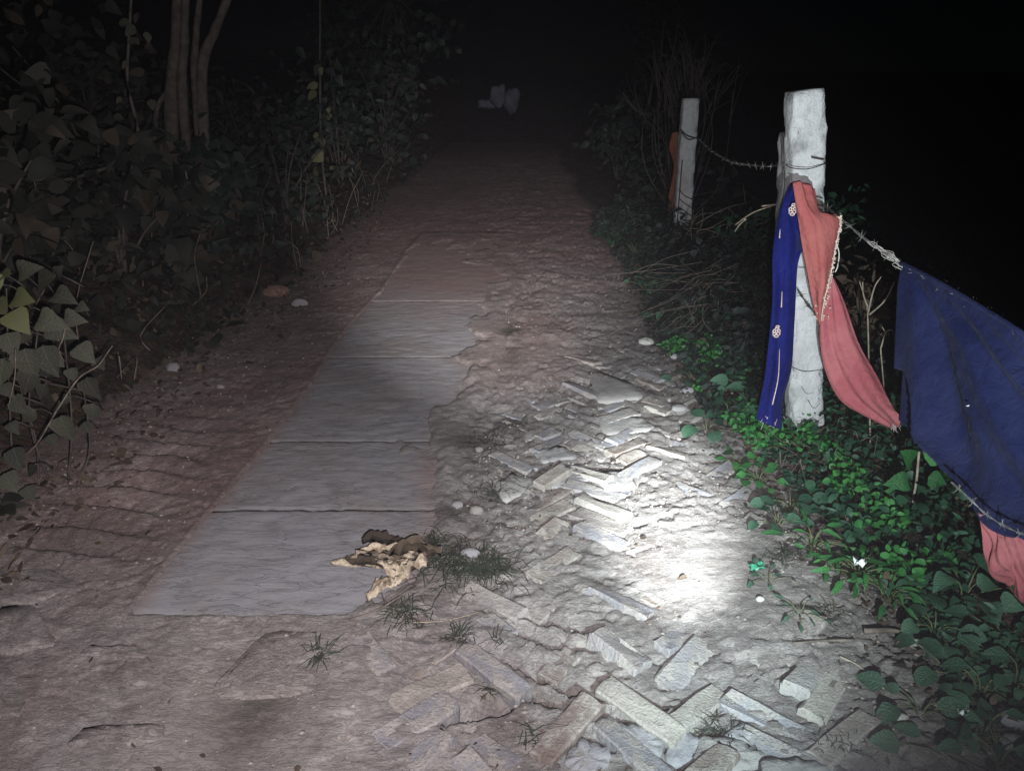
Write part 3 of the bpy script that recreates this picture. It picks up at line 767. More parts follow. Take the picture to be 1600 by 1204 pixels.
# tuft of white fibre caught on the wire
mb = MB()
for k in range(46):
    t = random.random(); i = at(1352 + 50 * t, 374 + 36 * t, 2.89 - .17 * t); q = RNG.normal(0, .010 * (.5 + t), 3)
    V_, F_ = tube(catmull([i, i + q + np.array([.012, -.02, -.008]), i + q * .6 + np.array([.024, -.05, -.02])], 6), .0011, 4); mb.add(V_, F_)
V_, F_ = mb.get(); single('fibre_tuft', V_, F_, MAT['fibre'], 'frayed white fibre caught on the wire where the navy cloth begins', 'fibre')

# ------------------------------------------------------------------ cloths
def sheet(rows, nu=60, nv=70, fold=None, th=.0014):
    """rows: list of rows of points (equal count) -> smooth sheet with folds"""
    R_ = np.array([catmull(r, nu) for r in rows]); G = np.stack([catmull(R_[:, i], nv) for i in range(nu)], 1)
    U, W = np.meshgrid(np.linspace(0, 1, nu), np.linspace(0, 1, nv))
    du = np.gradient(G, axis=1); dv = np.gradient(G, axis=0); N = np.cross(du, dv); N /= np.linalg.norm(N, axis=2, keepdims=True) + 1e-9
    N = N * np.sign(-(N[..., 1:2]) + 1e-6)
    if fold is not None: G = G + N * fold(U, W)[..., None]
    idx = np.arange(nu * nv).reshape(nv, nu)
    Fa = np.stack([idx[:-1, :-1], idx[:-1, 1:], idx[1:, 1:], idx[1:, :-1]], -1).reshape(-1, 4)
    top = (G + N * th).reshape(-1, 3); bot = (G - N * th).reshape(-1, 3); n0 = nu * nv
    loop = np.concatenate([idx[0, :], idx[1:, -1], idx[-1, -2::-1], idx[-2:0:-1, 0]])
    S = np.stack([loop, loop + n0, np.roll(loop, -1) + n0, np.roll(loop, -1)], 1)
    return np.vstack([top, bot]), np.vstack([Fa, Fa[:, ::-1] + n0, S]).astype(np.int32), G
# large navy cloth
root = thing('hanging_cloth', at(1480, 800, 2.1), 'large navy blue cloth hung along the barbed wire at right', 'cloth', 'cloths hung on the fence')
rows = [[at(1407, 412, 2.70), at(1455, 436, 2.52), at(1530, 480, 2.28), at(1600, 524, 2.08), at(1680, 580, 1.92)],
        [at(1408, 455, 2.69), at(1462, 500, 2.48), at(1530, 550, 2.24), at(1605, 600, 2.04), at(1690, 660, 1.88)],
        [at(1405, 540, 2.66), at(1458, 590, 2.42), at(1520, 640, 2.20), at(1606, 690, 2.00), at(1700, 740, 1.84)],
        [at(1401, 622, 2.60), at(1446, 672, 2.36), at(1515, 720, 2.14), at(1606, 770, 1.96), at(1700, 810, 1.82)],
        [at(1400, 655, 2.56), at(1442, 704, 2.32), at(1500, 762, 2.08), at(1545, 822, 1.92), at(1620, 846, 1.80)]]
def f_navy(u, v):
    r = u / (v * .9 + .16); w = sstep(0, .25, v)
    fr = 1 / (1 + 3.0 * np.clip(r - .8, 0, 9))
    return (.042 * np.sin(7.0 * r + .6) + .018 * fr * np.sin(15 * r + 2 + 2 * v)) * w * (.25 + .8 * v) + .010 * np.exp(-((v - .15 - .12 * u) / .05) ** 2) * sstep(.1, .5, u)
V_, F_, _ = sheet(rows, 90, 90, f_navy); pan = part('cloth_panel', V_, F_, MAT['navy'], root)
V_, F_ = tube(catmull([p + np.array([0, -.004, .004]) for p in rows[0]], 60), .0075, 6); subpart('rolled_hem', V_, F_, MAT['navy'], pan)
mb = MB()
for (x, y, d) in ((1512, 634, 2.16),):
    c = at(x, y, d); V_, F_ = tube([c + np.array([-.005, 0, 0]), c + np.array([0, -.003, .002]), c + np.array([.006, 0, .003])], [.001, .0025, .001], 5); mb.add(V_, F_)
V_, F_ = mb.get(); subpart('lint_fleck', V_, F_, MAT['white'], pan)
# royal blue strip
root = thing('hanging_cloth', at(1205, 670, 3.0), 'narrow royal blue cloth strip with cream flower motifs hanging on the post', 'cloth', 'cloths hung on the fence')
D = 3.06
rows = [[at(1237, 288, D + .02), at(1242, 287, D), at(1246, 292, D)],
        [at(1219, 330, D), at(1232, 331, D - .03), at(1246, 334, D)],
        [at(1210, 375, D - .02), at(1232, 380, D - .05), at(1252, 384, D - .02)],
        [at(1208, 430, D - .03), at(1226, 430, D - .07), at(1242, 420, D - .04)],
        [at(1206, 500, D - .04), at(1222, 502, D - .08), at(1241, 500, D - .05)],
        [at(1196, 576, D - .07), at(1216, 578, D - .11), at(1236, 575, D - .07)],
        [at(1188, 620, D - .10), at(1208, 624, D - .14), at(1228, 620, D - .09)],
        [at(1180, 655, D - .12), at(1203, 664, D - .16), at(1222, 672, D - .11)]]
f_blue = lambda u, v: .006 * np.sin(6 * u + 5 * v) + .002 * np.sin(17 * u - 7 * v) + .003 * np.sin(23 * v + 4 * u)
V_, F_, G = sheet(rows, 40, 120, f_blue); pan = part('cloth_panel', V_, F_, MAT['blue'], root)
rows2 = [[at(1246, 338, D - .01), at(1250, 342, D - .005), at(1252, 346, D)], [at(1244, 372, D - .03), at(1253, 378, D - .025), at(1260, 384, D - .02)], [at(1243, 408, D - .04), at(1246, 402, D - .035), at(1250, 396, D - .03)]]
V_, F_, _ = sheet(rows2, 12, 16); part('folded_corner', V_, F_, MAT['navy'], root)
def motif(c, s, right=np.array([1., 0, 0]), up=np.array([0, .15, 1.])):
    """embroidered flower: centre, petals and leaf loops as raised thread"""
    mb = MB(); nrm = np.array([0, -1., .1])
    for (du, dv, w, h, a) in ((0, .55, .42, .26, .2), (-.5, .15, .34, .26, 1.2), (.42, .25, .34, .24, -.6), (-.42, -.42, .36, .26, .5), (.35, -.35, .36, .28, -.3), (0, -.85, .42, .24, 0), (.1, 1.05, .36, .2, .1)):
        th = np.linspace(0, 2 * math.pi, 13); ca, sa = math.cos(a), math.sin(a)
        e = np.array([(du + w * (math.cos(t) * ca) - h * math.sin(t) * sa, dv + w * math.cos(t) * sa + h * math.sin(t) * ca) for t in th])
        V_, F_ = tube(c + nrm * .004 + s * (e[:, :1] * right + e[:, 1:] * up), s * .15, 4, False); mb.add(V_, F_)
    return mb.get()
V_, F_ = motif(at(1213, 518, D - .095), .020); subpart('flower_motif', V_, F_, MAT['motif'], pan)
V_, F_ = motif(at(1238, 328, D - .045), .019); subpart('flower_motif', V_, F_, MAT['motif'], pan)
mb = MB()
for pts in ([at(1218, 545, D - .115), at(1216, 590, D - .135), at(1207, 632, D - .16)], [at(1219, 358, D - .055), at(1218, 372, D - .06)], [at(1222, 455, D - .095), at(1221, 480, D - .10)]):
    V_, F_ = tube(catmull(pts, 10), np.linspace(.0012, .003, 10), 4); mb.add(V_, F_)
for k in range(14):
    a = at(1205 + RNG.normal(0, 9), 655 + RNG.normal(0, 6), D - .15); V_, F_ = tube([a, a + np.array([RNG.normal(0, .014), -.01, RNG.normal(-.015, .014)])], [.0012, .0006], 4); mb.add(V_, F_)
V_, F_ = mb.get(); subpart('loose_thread', V_, F_, MAT['motif'], pan)
# coral cloth: front fold, back lobe, sequin border
root = thing('hanging_cloth', at(1330, 668, 3.0), 'coral cloth with glittering border knotted on the tall post and sweeping right', 'cloth', 'cloths hung on the fence')
E = 3.00
rows = [[at(1238, 286, E + .02), at(1254, 284, E), at(1272, 296, E + .02)],
        [at(1243, 318, E), at(1262, 320, E - .04), at(1284, 336, E)],
        [at(1248, 345, E - .01), at(1276, 350, E - .06), at(1314, 340, E - .03)],
        [at(1255, 385, E - .02), at(1280, 392, E - .07), at(1307, 385, E - .04)],
        [at(1264, 430, E - .03), at(1282, 440, E - .07), at(1298, 434, E - .05)],
        [at(1270, 465, E - .03), at(1280, 470, E - .06), at(1290, 466, E - .04)],
        [at(1278, 502, E - .03), at(1280, 506, E - .035), at(1283, 502, E - .03)]]
f_c = lambda u, v: .006 * np.sin(9 * u + 3 * v) + .004 * np.sin(19 * u - 6 * v) * (1 - v)
V_, F_, G1 = sheet(rows, 46, 90, f_c); pan = part('front_fold', V_, F_, MAT['coral'], root)
rows = [[at(1296, 432, E + .02), at(1299, 431, E + .015), at(1302, 434, E + .02)],
        [at(1284, 482, E + .01), at(1302, 478, E - .01), at(1320, 478, E + .01)],
        [at(1281, 530, E), at(1308, 530, E - .03), at(1342, 538, E - .03)],
        [at(1291, 580, E - .03), at(1325, 582, E - .09), at(1372, 590, E - .12)],
        [at(1312, 622, E - .08), at(1350, 624, E - .15), at(1392, 630, E - .22)],
        [at(1345, 645, E - .14), at(1378, 650, E - .21), at(1402, 646, E - .28)],
        [at(1390, 668, E - .22), at(1400, 668, E - .26), at(1406, 664, E - .30)]]
f_p = lambda u, v: (.012 * np.sin(7.5 * u + 1.0 + 1.2 * v) + .006 * np.sin(19 * u - 2 * v)) * np.sin(np.pi * np.clip(v, 0, 1)) ** .7
V_, F_, G2 = sheet(rows, 46, 80, f_p); lobe = part('back_lobe', V_, F_, MAT['pink'], root)
hem = catmull([r[-1] for r in rows], 60)
V_, F_ = tube(G2[-14:, 23], .003, 4); 
mb = MB(); edge = G1[26:, -1]
for k in range(220):
    t = random.random(); i = int(t * (len(edge) - 1)); w = .003 + .010 * sstep(.45, .85, np.array([t]))[0]
    c = edge[i] + np.array([RNG.normal(-.2 * w, w), -.006 - abs(RNG.normal(0, .003)), RNG.normal(0, .006)])
    s_ = random.uniform(.0018, .0042); q = unit(1)[0]; a, b, n_ = basis(np.array([q]), np.array([[.1, -1, .2]])); a, b, n_ = a[0], b[0], n_[0]
    V_ = [c + s_ * (math.cos(x) * a + math.sin(x) * b) + s_ * .25 * n_ * (1 if j % 2 else -1) for j, x in enumerate(np.arange(6) * math.pi / 3)]
    V_.append(c - s_ * .6 * n_); V_.append(c + s_ * .6 * n_)
    mb.add(np.array(V_), [[j, (j + 1) % 6, 6] for j in range(6)] + [[(j + 1) % 6, j, 7] for j in range(6)])
V_, F_ = mb.get(); subpart('sequin_border', V_, F_, MAT['trim'], pan, smooth=False)
V_, F_ = tube(G1[26:, -1] + np.array([0, -.003, 0]), .0022, 5); subpart('border_cord', V_, F_, MAT['trim'], pan)
V_, F_ = tube(catmull([at(1305, 375, E + .02), at(1311, 395, E + .02), at(1309, 415, E + .02), at(1305, 425, E + .02)], 14), .0025, 5); part('loose_cord', V_, F_, MAT['fibre'], root)
mb = MB()
for k in range(16):
    a = at(1398 + RNG.normal(0, 5), 664 + RNG.normal(0, 3), E - .26); V_, F_ = tube([a, a + np.array([RNG.normal(0, .008), -.01, -.012 + RNG.normal(0, .006)])], [.0015, .0006], 4); mb.add(V_, F_)
V_, F_ = mb.get(); subpart('frayed_end', V_, F_, MAT['motif'], lobe)
# rose cloth bunched under the navy one
root = thing('hanging_cloth', at(1580, 940, 1.75), 'rose pink crumpled cloth below the navy one at the right edge', 'cloth', 'cloths hung on the fence')
rows = [[at(1528, 800, 2.00), at(1570, 815, 1.96), at(1640, 830, 1.90)],
        [at(1536, 830, 1.98), at(1575, 842, 1.92), at(1645, 860, 1.86)],
        [at(1536, 872, 1.96), at(1580, 885, 1.88), at(1650, 905, 1.84)],
        [at(1552, 895, 1.95), at(1590, 912, 1.87), at(1650, 935, 1.84)],
        [at(1578, 912, 1.94), at(1600, 940, 1.88), at(1650, 965, 1.85)]]
f_r = lambda u, v: .012 * np.sin(16 * u + 7 * v) * v + .010 * np.sin(11 * v + 8 * u) + .005 * np.sin(33 * u - 12 * v)
V_, F_, _ = sheet(rows, 60, 60, f_r); part('cloth_panel', V_, F_, MAT['pink'], root)
# rust strip behind the far post
root = thing('hanging_cloth', at(1050, 330, 7.75), 'faded orange strip hanging behind the farther fence post', 'cloth', 'cloths hung on the fence')
rows = [[at(1050, 208, 7.74), at(1060, 206, 7.74), at(1068, 212, 7.74)], [at(1046, 232, 7.74), at(1058, 235, 7.70), at(1066, 238, 7.74)], [at(1052, 262, 7.74), at(1058, 262, 7.72), at(1066, 262, 7.74)], [at(1046, 305, 7.74), at(1054, 305, 7.70), at(1062, 300, 7.74)], [at(1043, 330, 7.74), at(1048, 334, 7.72), at(1054, 330, 7.74)]]
V_, F_, _ = sheet(rows, 16, 40, lambda u, v: .01 * np.sin(9 * u + 11 * v)); part('cloth_panel', V_, F_, MAT['orange'], root)

# ------------------------------------------------------------------ loose stones
def rock(loc, size, seed, mat, label, cat='stone', group=None, flat=.6, name='stone'):
    rg = np.random.default_rng(seed); nt, nph = 7, 10; V_ = []
    for i in range(nt + 1):
        for j in range(nph):
            a, b = math.pi * i / nt, 2 * math.pi * j / nph
            V_.append((math.sin(a) * math.cos(b), math.sin(a) * math.sin(b), math.cos(a) * flat))
    V_ = np.array(V_); ax = unit(7)
    for q in ax:
        d = V_ @ q; lim = .55 + .3 * rg.random(); V_ = V_ - np.clip(d - lim, 0, 9)[:, None] * q * .9
    V_ = V_ * np.array(size) + np.array(loc) + rg.normal(0, .02 * min(size), V_.shape)
    F = [[i * nph + j, i * nph + (j + 1) % nph, (i + 1) * nph + (j + 1) % nph, (i + 1) * nph + j] for i in range(nt) for j in range(nph)]
    return single(name, V_, F, MAT[mat], label, cat, group, smooth=False)
def rk(px, py, w, mat, label, seed, flat=.6, dep=.7, group=None):
    p = gpt(px, py); p[2] += w * flat * .25
    return rock(p, (w / 2, w / 2 * dep, w / 2), seed, mat, label, 'stone', group, flat)
rk(744, 800, .070, 'silted', 'buff brick fragment beside the broken slab edge', 1, .5)
rk(716, 790, .055, 'silted', 'smaller buff fragment touching the broken slab edge', 2, .5)
rk(1187, 937, .030, 'pale', 'small white stone on the bright dust by the green verge', 3, .6)
rk(1010, 536, .13, 'pale', 'flat pale stone at the edge of the right verge', 4, .35)
rk(748, 704, .05, 'silted', 'rounded pebble among bricks right of the slab', 5, .5)
rk(735, 868, .070, 'silted', 'rounded grey stone lying inside the grass tuft', 6, .55)
rk(1432, 1008, .05, 'stone', 'grey stone at the foot of the lower right plants', 7, .7)
rk(1408, 1124, .040, 'pale', 'pale angular stone on the brown dirt at lower right', 8, .6)
rk(432, 462, .22, 'earth', 'reddish clod of earth at the foot of the left bank', 9, .55)
rk(468, 478, .13, 'silted', 'grey stone beside the reddish clod at the left bank', 10, .6)
rk(272, 578, .10, 'silted', 'grey stone under the bushes on the left edge', 11, .6)
rk(345, 606, .05, 'silted', 'small stone on the red soil left of the slab', 12, .6)
rk(1055, 560, .08, 'stone', 'grey stone half under leaves on the right verge, upper one', 13, .5)
rk(1075, 612, .07, 'stone', 'low grey stone by the first big green leaves of the right verge', 14, .5)
rk(1060, 640, .09, 'stone', 'flat grey stone on the road below the first big leaves', 15, .4)
rk(1590, 1130, .09, 'stone', 'brown stone in the bottom right corner behind leaves', 16, .6)
rk(1580, 1165, .07, 'stone', 'small stone in the very bottom right corner', 17, .6)

# gravel and crumbs: uncountable
def crumbs(name, n, fx, mat, smin, smax):
    oc = np.array([[1, 0, 0], [0, 1, 0], [-1, 0, 0], [0, -1, 0], [0, 0, .7], [0, 0, -.7]], float)
    ocf = np.array([[0, 1, 4], [1, 2, 4], [2, 3, 4], [3, 0, 4], [1, 0, 5], [2, 1, 5], [3, 2, 5], [0, 3, 5]])
    x, y = fx(n); z = height(x, y); s = smin + (smax - smin) * RNG.random(len(x)) ** 3.2
    J = oc[None] * (1 + .5 * (RNG.random((len(x), 6, 1)) - .5)); a = RNG.random(len(x)) * 6.28
    c, s_ = np.cos(a)[:, None], np.sin(a)[:, None]
    J = np.stack([J[..., 0] * c - J[..., 1] * s_, (J[..., 0] * s_ + J[..., 1] * c) * .8, J[..., 2]], -1)
    Vv = (J * s[:, None, None] + np.stack([x, y, z + s * .15], -1)[:, None]).reshape(-1, 3)
    Ff = ((np.arange(len(x)) * 6)[:, None, None] + ocf[None]).reshape(-1, 3).astype(np.int32)
    o = obj(name, raw_mesh(name, Vv, Ff, {'rnd': np.repeat(RNG.random(len(x)), 6)}, False), MAT[mat])
    return o
def fx_road(n):
    y = 1.1 + 5.5 * RNG.random(n) ** 1.6; x = RNG.uniform(-2.0, 1.25, n)
    slab = (x > SL_L(y) - .01) & (x < SL_R(y) + .02) & (y > SLAB0)
    w = .12 + .7 * sstep(.72, 1.02, x) + .5 * sstep(-1.35, -1.8, x) + .75 * (fbm(x * 3, y * 3, 3, 81) > .56) * (x > -.4) - .55 * blob(x, y, .62, 2.1, .35, .4)
    k = (~slab) & (RNG.random(n) < w); return x[k], y[k]
tag(crumbs('gravel', 26000, fx_road, 'grit', .0012, .009), 'brown crumbs and grit strewn over the earth road', 'gravel', kind='stuff')
tag(crumbs('pebbles', 1500, fx_road, 'earth', .002, .009), 'tiny grey pebbles strewn over the earth road', 'gravel', kind='stuff')

# ------------------------------------------------------------------ right verge ground cover (uncountable) and single plants
def cover(name, n, area, size, kinds, mat, hfun, label, cat='undergrowth', up=.7, tilt=.75):
    ch = []
    for kd in kinds:
        m_ = n // len(kinds); x, y, hh = area(m_); z = height(x, y, False) + hh
        D_ = unit(len(x), .15); N_ = np.array([0, -.35, up]) + RNG.normal(0, tilt * .5, (len(x), 3))
        ch.append(scatter(leaf_tpl(kd, .2, .3), np.stack([x, y, z], -1), D_, N_, RNG.uniform(size[0], size[1], len(x))))
    return tag(raw_multi(name, ch, MAT[mat]), label, cat, kind='stuff')
def a_right(n):
    y = 1.2 + 8.5 * RNG.random(n) ** 1.5; x = redge(y) + .04 + RNG.random(n) ** 1.2 * (1.1 + .25 * y)
    k = fbm(x * 2.6, y * 2.2, 3, 91) > .40 - .12 * sstep(.5, .1, x - redge(y)); x, y = x[k], y[k]
    bh = .02 + .16 * fbm(x * 3, y * 3, 3, 92) * sstep(0, .35, x - redge(y))
    return x, y, bh * RNG.random(len(x))
cover('ground_cover', 26000, a_right, (.014, .046), ('ovate', 'long', 'round'), 'leaf', None, 'low dark green ground cover filling the right verge under the fence')
def a_litter(n):
    y = 1.15 + 6 * RNG.random(n) ** 1.3; x = redge(y) - .08 + RNG.random(n) * 1.6
    return x, y, .004 + .03 * RNG.random(n)
cover('leaf_litter', 5200, a_litter, (.012, .040), ('ovate', 'long'), 'litter', None, 'brown dead leaves and chaff lying under the fence', 'leaf litter', 1.2, .5)
def a_llit(n):
    y = 2 + 9 * RNG.random(n) ** 1.4; x = ledge(y) + .38 - RNG.random(n) ** .8 * 1.1
    return x, y, .004 + .02 * RNG.random(n)
cover('leaf_litter', 2600, a_llit, (.018, .06), ('ovate', 'long'), 'litter', None, 'dead leaves scattered along the foot of the left bank', 'leaf litter', 1.2, .5)

def a_tall(n):
    y = 3.4 + 6.5 * RNG.random(n) ** 1.2; x = redge(y) - .02 + RNG.random(n) ** 1.1 * 1.0
    k = fbm(x * 2.2, y * 2.0, 3, 93) > .38; x, y = x[k], y[k]
    return x, y, (.03 + .42 * fbm(x * 2.5, y * 2.5, 3, 94) * sstep(0, .4, x - redge(y))) * RNG.random(len(x)) ** .7
cover('tall_weeds', 14000, a_tall, (.02, .075), ('ovate', 'long', 'long'), 'leaf_d', None, 'dim messy weeds crowding the verge around the farther post', 'weeds', .5, 1.1)
def a_bits(n):
    x, y = fx_road(n * 3); return x, y, .003 + .006 * RNG.random(len(x))
cover('chaff', 700, a_bits, (.008, .030), ('long', 'ovate'), 'litter', None, 'bits of straw and dead leaf scattered over the road', 'leaf litter', 1.5, .35)
# band of small bright leaves hugging the lit edge
def a_edge(n):
    y = 1.9 + 2.6 * RNG.random(n); x = redge(y) - .02 + .30 * RNG.random(n)
    k = fbm(x * 4, y * 3.2, 3, 95) > .45; x, y = x[k], y[k]
    return x, y, .01 + .07 * RNG.random(len(x))
cover('creeping_weed', 3400, a_edge, (.016, .036), ('ovate', 'round'), 'leaf_b', None, 'creeping small-leaved weed on the torch-lit edge of the right verge')

big = [  # px, py, leaves, leaf size, height, kind, mat, label
    (1105, 668, 5, .095, .08, 'round', 'leaf', 'broad round-leaved plant nearest the road below the blue cloth, first of the verge'),
    (1140, 648, 7, .085, .12, 'heart', 'leaf', 'heart-leaved plant touching the foot of the royal blue cloth'),
    (1160, 610, 6, .10, .14, 'ovate', 'leaf', 'drooping broad-leaved plant left of the royal blue cloth'),
    (1195, 622, 6, .10, .12, 'ovate', 'leaf', 'wide-leaved plant right against the blue cloth hem'),
    (1080, 590, 6, .09, .08, 'ovate', 'leaf', 'low broad-leaved weed beside the pale roadside stones'),
    (1150, 720, 9, .060, .06, 'ovate', 'leaf_b', 'bright green low weed beside the lit dust, upper one'),
    (1185, 745, 9, .055, .07, 'ovate', 'leaf_b', 'bright green low weed beside the lit dust, lower one'),
    (1235, 790, 8, .060, .08, 'round', 'leaf', 'cluster of pale-edged round leaves halfway along the lit verge'),
    (1215, 812, 5, .060, .05, 'round', 'leaf', 'few grey-green round leaves overhanging the road'),
    (1270, 845, 10, .070, .09, 'long', 'leaf_b', 'spiky narrow-leaved bright weed leaning over the road edge'),
    (1300, 880, 10, .060, .07, 'long', 'leaf_b', 'narrow-leaved weed left of the ferny plant'),
    (1340, 900, 16, .075, .12, 'long', 'leaf_b', 'bright ferny plant with slender hanging leaflets, left of two'),
    (1388, 930, 14, .070, .10, 'long', 'leaf_b', 'bright ferny plant with yellowish base, right of two'),
    (1440, 912, 4, .080, .11, 'ovate', 'leaf', 'plant with one long horizontal leaf right of the ferny pair'),
    (1505, 935, 7, .080, .16, 'heart', 'leaf', 'heart-leaved plant standing below the pink cloth'),
    (1460, 985, 6, .070, .09, 'round', 'leaf', 'dark round-leaved plant below the long-leaved one'),
    (1490, 1060, 5, .072, .10, 'round', 'leaf', 'plant with two broad round leaves at the right dirt edge'),
    (1535, 1075, 5, .070, .09, 'ovate', 'leaf', 'broad-leaved plant at right, beside the two round leaves'),
    (1440, 1105, 5, .075, .07, 'ovate', 'leaf', 'dark plant with drooping leaves reaching onto the brown dirt'),
    (1535, 1140, 6, .068, .10, 'ovate', 'leaf', 'plant with glossy upright leaf pair near the bottom right'),
    (1490, 1178, 3, .078, .05, 'ovate', 'leaf', 'low bluish flat leaf near the bottom edge at right'),
    (1560, 1190, 6, .075, .08, 'ovate', 'leaf', 'long-leaved plant in the bottom right corner'),
    (1570, 1010, 8, .060, .14, 'ovate', 'leaf', 'leafy plant at the right picture edge under the pink cloth'),
    (1590, 1060, 7, .065, .12, 'ovate', 'leaf', 'dark leafy plant cut by the right picture edge'),
    (1200, 900, 5, .030, .03, 'ovate', 'leaf', 'tiny seedling on the road edge beside the green scrap'),
    (1250, 950, 6, .040, .03, 'long', 'leaf', 'small flat rosette weed on the dusty road edge'),
    (1250, 560, 9, .045, .34, 'long', 'leaf', 'thin leafy creeper climbing the foot of the tall post'),
    (1180, 480, 9, .070, .30, 'ovate', 'leaf', 'leafy bush left of the blue cloth at mid height'),
    (1150, 520, 10, .070, .26, 'ovate', 'leaf', 'leafy bush in front of the dry roots left of the blue cloth'),
    (1030, 500, 8, .075, .14, 'ovate', 'leaf', 'dim leafy weed at the verge just below the farther post'),
    (1010, 450, 9, .085, .20, 'ovate', 'leaf', 'dim leafy clump left of the farther post foot'),
    (990, 400, 9, .10, .26, 'ovate', 'leaf_d', 'dark leafy clump at the verge beyond the farther post'),
]
for (px, py, n, sz, h_, kd, mt, lab) in big:
    p = gpt(px, py + 6); plant(p, n + 2, sz * .85, h_ * .7, kd, {'leaf': 'leaf_v', 'leaf_b': 'leaf_bv'}.get(mt, mt), lab, 'plants of the right verge', spread=.05 + sz * .9)
# upright vine leaves by the pale branches
root_p = at(1428, 830, 2.55); root_p[2] = Z(root_p[0], root_p[1])
root = thing('climbing_vine', root_p, 'bright green lobed vine climbing beside the navy cloth', 'vine')
st = [root_p, at(1426, 790, 2.53), at(1432, 750, 2.5), at(1436, 705, 2.5)]
V_, F_ = tube(catmull(st, 16), .0045, 6); part('stem', V_, F_, MAT['twig'], root)
for (px, py, dx, dz, s) in ((1425, 722, -.4, .5, .085), (1444, 715, .7, .5, .085), (1418, 750, -1, .0, .08), (1412, 790, -.9, -.1, .085), (1395, 795, -1, -.4, .07), (1450, 745, .8, -.2, .07), (1462, 775, .9, -.3, .06), (1405, 770, -.8, .3, .06)):
    put_leaf(root, at(px, py, 2.48), np.array([dx, -.35, dz]), np.array([0, -.9, .5]) + RNG.normal(0, .2, 3), s, 'heart', 'leaf_bv')

# ------------------------------------------------------------------ twigs and dry stalks
def twig(lists, r, mat, label, name='twig', cat='twig', group=None):
    mb = MB()
    for pts in lists:
        V_, F_ = tube(catmull(pts, 6 * len(pts)), np.linspace(r, r * .45, 6 * len(pts)), 5); mb.add(V_, F_)
    V_, F_ = mb.get(); return single(name, V_, F_, MAT[mat], label, cat, group)
twig([[at(1430, 782, 2.50), at(1470, 805, 2.46), at(1500, 822, 2.42), at(1535, 826, 2.38)]], .0045, 'twig', 'pale bare branch running right from the vine stem')
twig([[at(1392, 806, 2.52), at(1425, 815, 2.48), at(1460, 829, 2.44), at(1500, 845, 2.40), at(1536, 854, 2.36)]], .004, 'twig', 'second bare branch below, pointing at the pink cloth')
twig([[gpt(1312, 1025, .006), gpt(1345, 1042, .008), gpt(1382, 1076, .006)]], .004, 'twig', 'pale straight twig lying on the brown dirt at right')
twig([[gpt(645, 972, .012), gpt(700, 968, .016), gpt(768, 950, .02)]], .0022, 'twig', 'thin dry straw lying left of the bricks')
twig([[gpt(1335, 1000, .01), gpt(1290, 1000, .012), gpt(1240, 1004, .01)]], .005, 'root', 'dark dry root lying across the dirt near the verge')
twig([[gpt(1350, 985, .01), gpt(1400, 985, .02), gpt(1428, 1000, .015)]], .010, 'root', 'thick grey stick at the foot of the ferny plant')
twig([[gpt(1480, 1172, .02), gpt(1510, 1190, .02), gpt(1560, 1215, .02)]], .009, 'root', 'brown stick on the ground at the bottom right')
twig([[at(1148, 352, 3.9), at(1175, 333, 3.7), at(1205, 322, 3.55), at(1225, 315, 3.45)], [at(1165, 342, 3.8), at(1155, 352, 3.85), at(1148, 362, 3.88)], [at(1190, 322, 3.6), at(1222, 318, 3.5)]], .0045, 'twig', 'forked pale twig sticking out left of the short post')
twig([[gpt(1360, 700, .0), at(1356, 500, 3.3), at(1352, 470, 3.3), at(1343, 440, 3.3)], [at(1356, 490, 3.3), at(1366, 450, 3.3), at(1377, 432, 3.3)], [at(1358, 492, 3.3), at(1382, 470, 3.25), at(1398, 440, 3.25)], [at(1356, 480, 3.3), at(1349, 460, 3.3), at(1348, 440, 3.3)]], .0045, 'twig', 'bare upright stalks between coral and navy cloths', 'dry_stalk', 'stalk')
twig([[at(1376, 545, 3.2), at(1384, 520, 3.2), at(1394, 516, 3.2), at(1398, 532, 3.2)], [at(1384, 520, 3.2), at(1378, 510, 3.2)], [at(1376, 545, 3.2), at(1384, 640, 3.25), gpt(1388, 690)]], .0035, 'twig', 'curled dry tendril next to the left edge of the navy cloth', 'dry_stalk', 'stalk')
def roots(n, cx, cy, sx, sy, d, ln, r, mat, label, name='dry_root_tangle', down=(-1, .35)):
    mb = MB()
    for k in range(n):
        px, py = cx + RNG.normal(0, sx), cy + RNG.normal(0, sy); dd = d + RNG.normal(0, .15)
        p0 = at(px, py, dd); g = Z(p0[0], p0[1]) + .01
        p0[2] = max(p0[2], g)
        v = np.array([down[0] + RNG.normal(0, .6), -.35 + RNG.normal(0, .3), -down[1] + RNG.normal(0, .3)]); L = ln * random.uniform(.4, 1.2)
        p1 = p0 + v * L * .5 + RNG.normal(0, .02, 3); p2 = p0 + v * L + RNG.normal(0, .03, 3)
        for q in (p1, p2): q[2] = max(q[2], Z(q[0], q[1]) + .006)
        V_, F_ = tube(catmull([p0, p1, p2], 9), np.linspace(r, r * .4, 9), 4); mb.add(V_, F_, )
    V_, F_ = mb.get(); return single(name, V_, F_, MAT[mat], label, 'roots', kind='stuff')
roots(42, 1130, 450, 36, 24, 5.0, .34, .0028, 'root', 'tangle of dry pale roots on the verge below the farther post')
roots(38, 1105, 500, 32, 26, 4.6, .2, .0024, 'root', 'mat of dry grass and roots spilling towards the road', down=(-.5, .5))
roots(60, 1290, 700, 50, 25, 3.0, .12, .0022, 'root', 'dry wiry stems in the dark litter right of the tall post', down=(.1, .2))
roots(36, 1120, 370, 40, 20, 6.6, .35, .005, 'root', 'dry twiggy growth around the foot of the farther post', down=(.2, -.3))

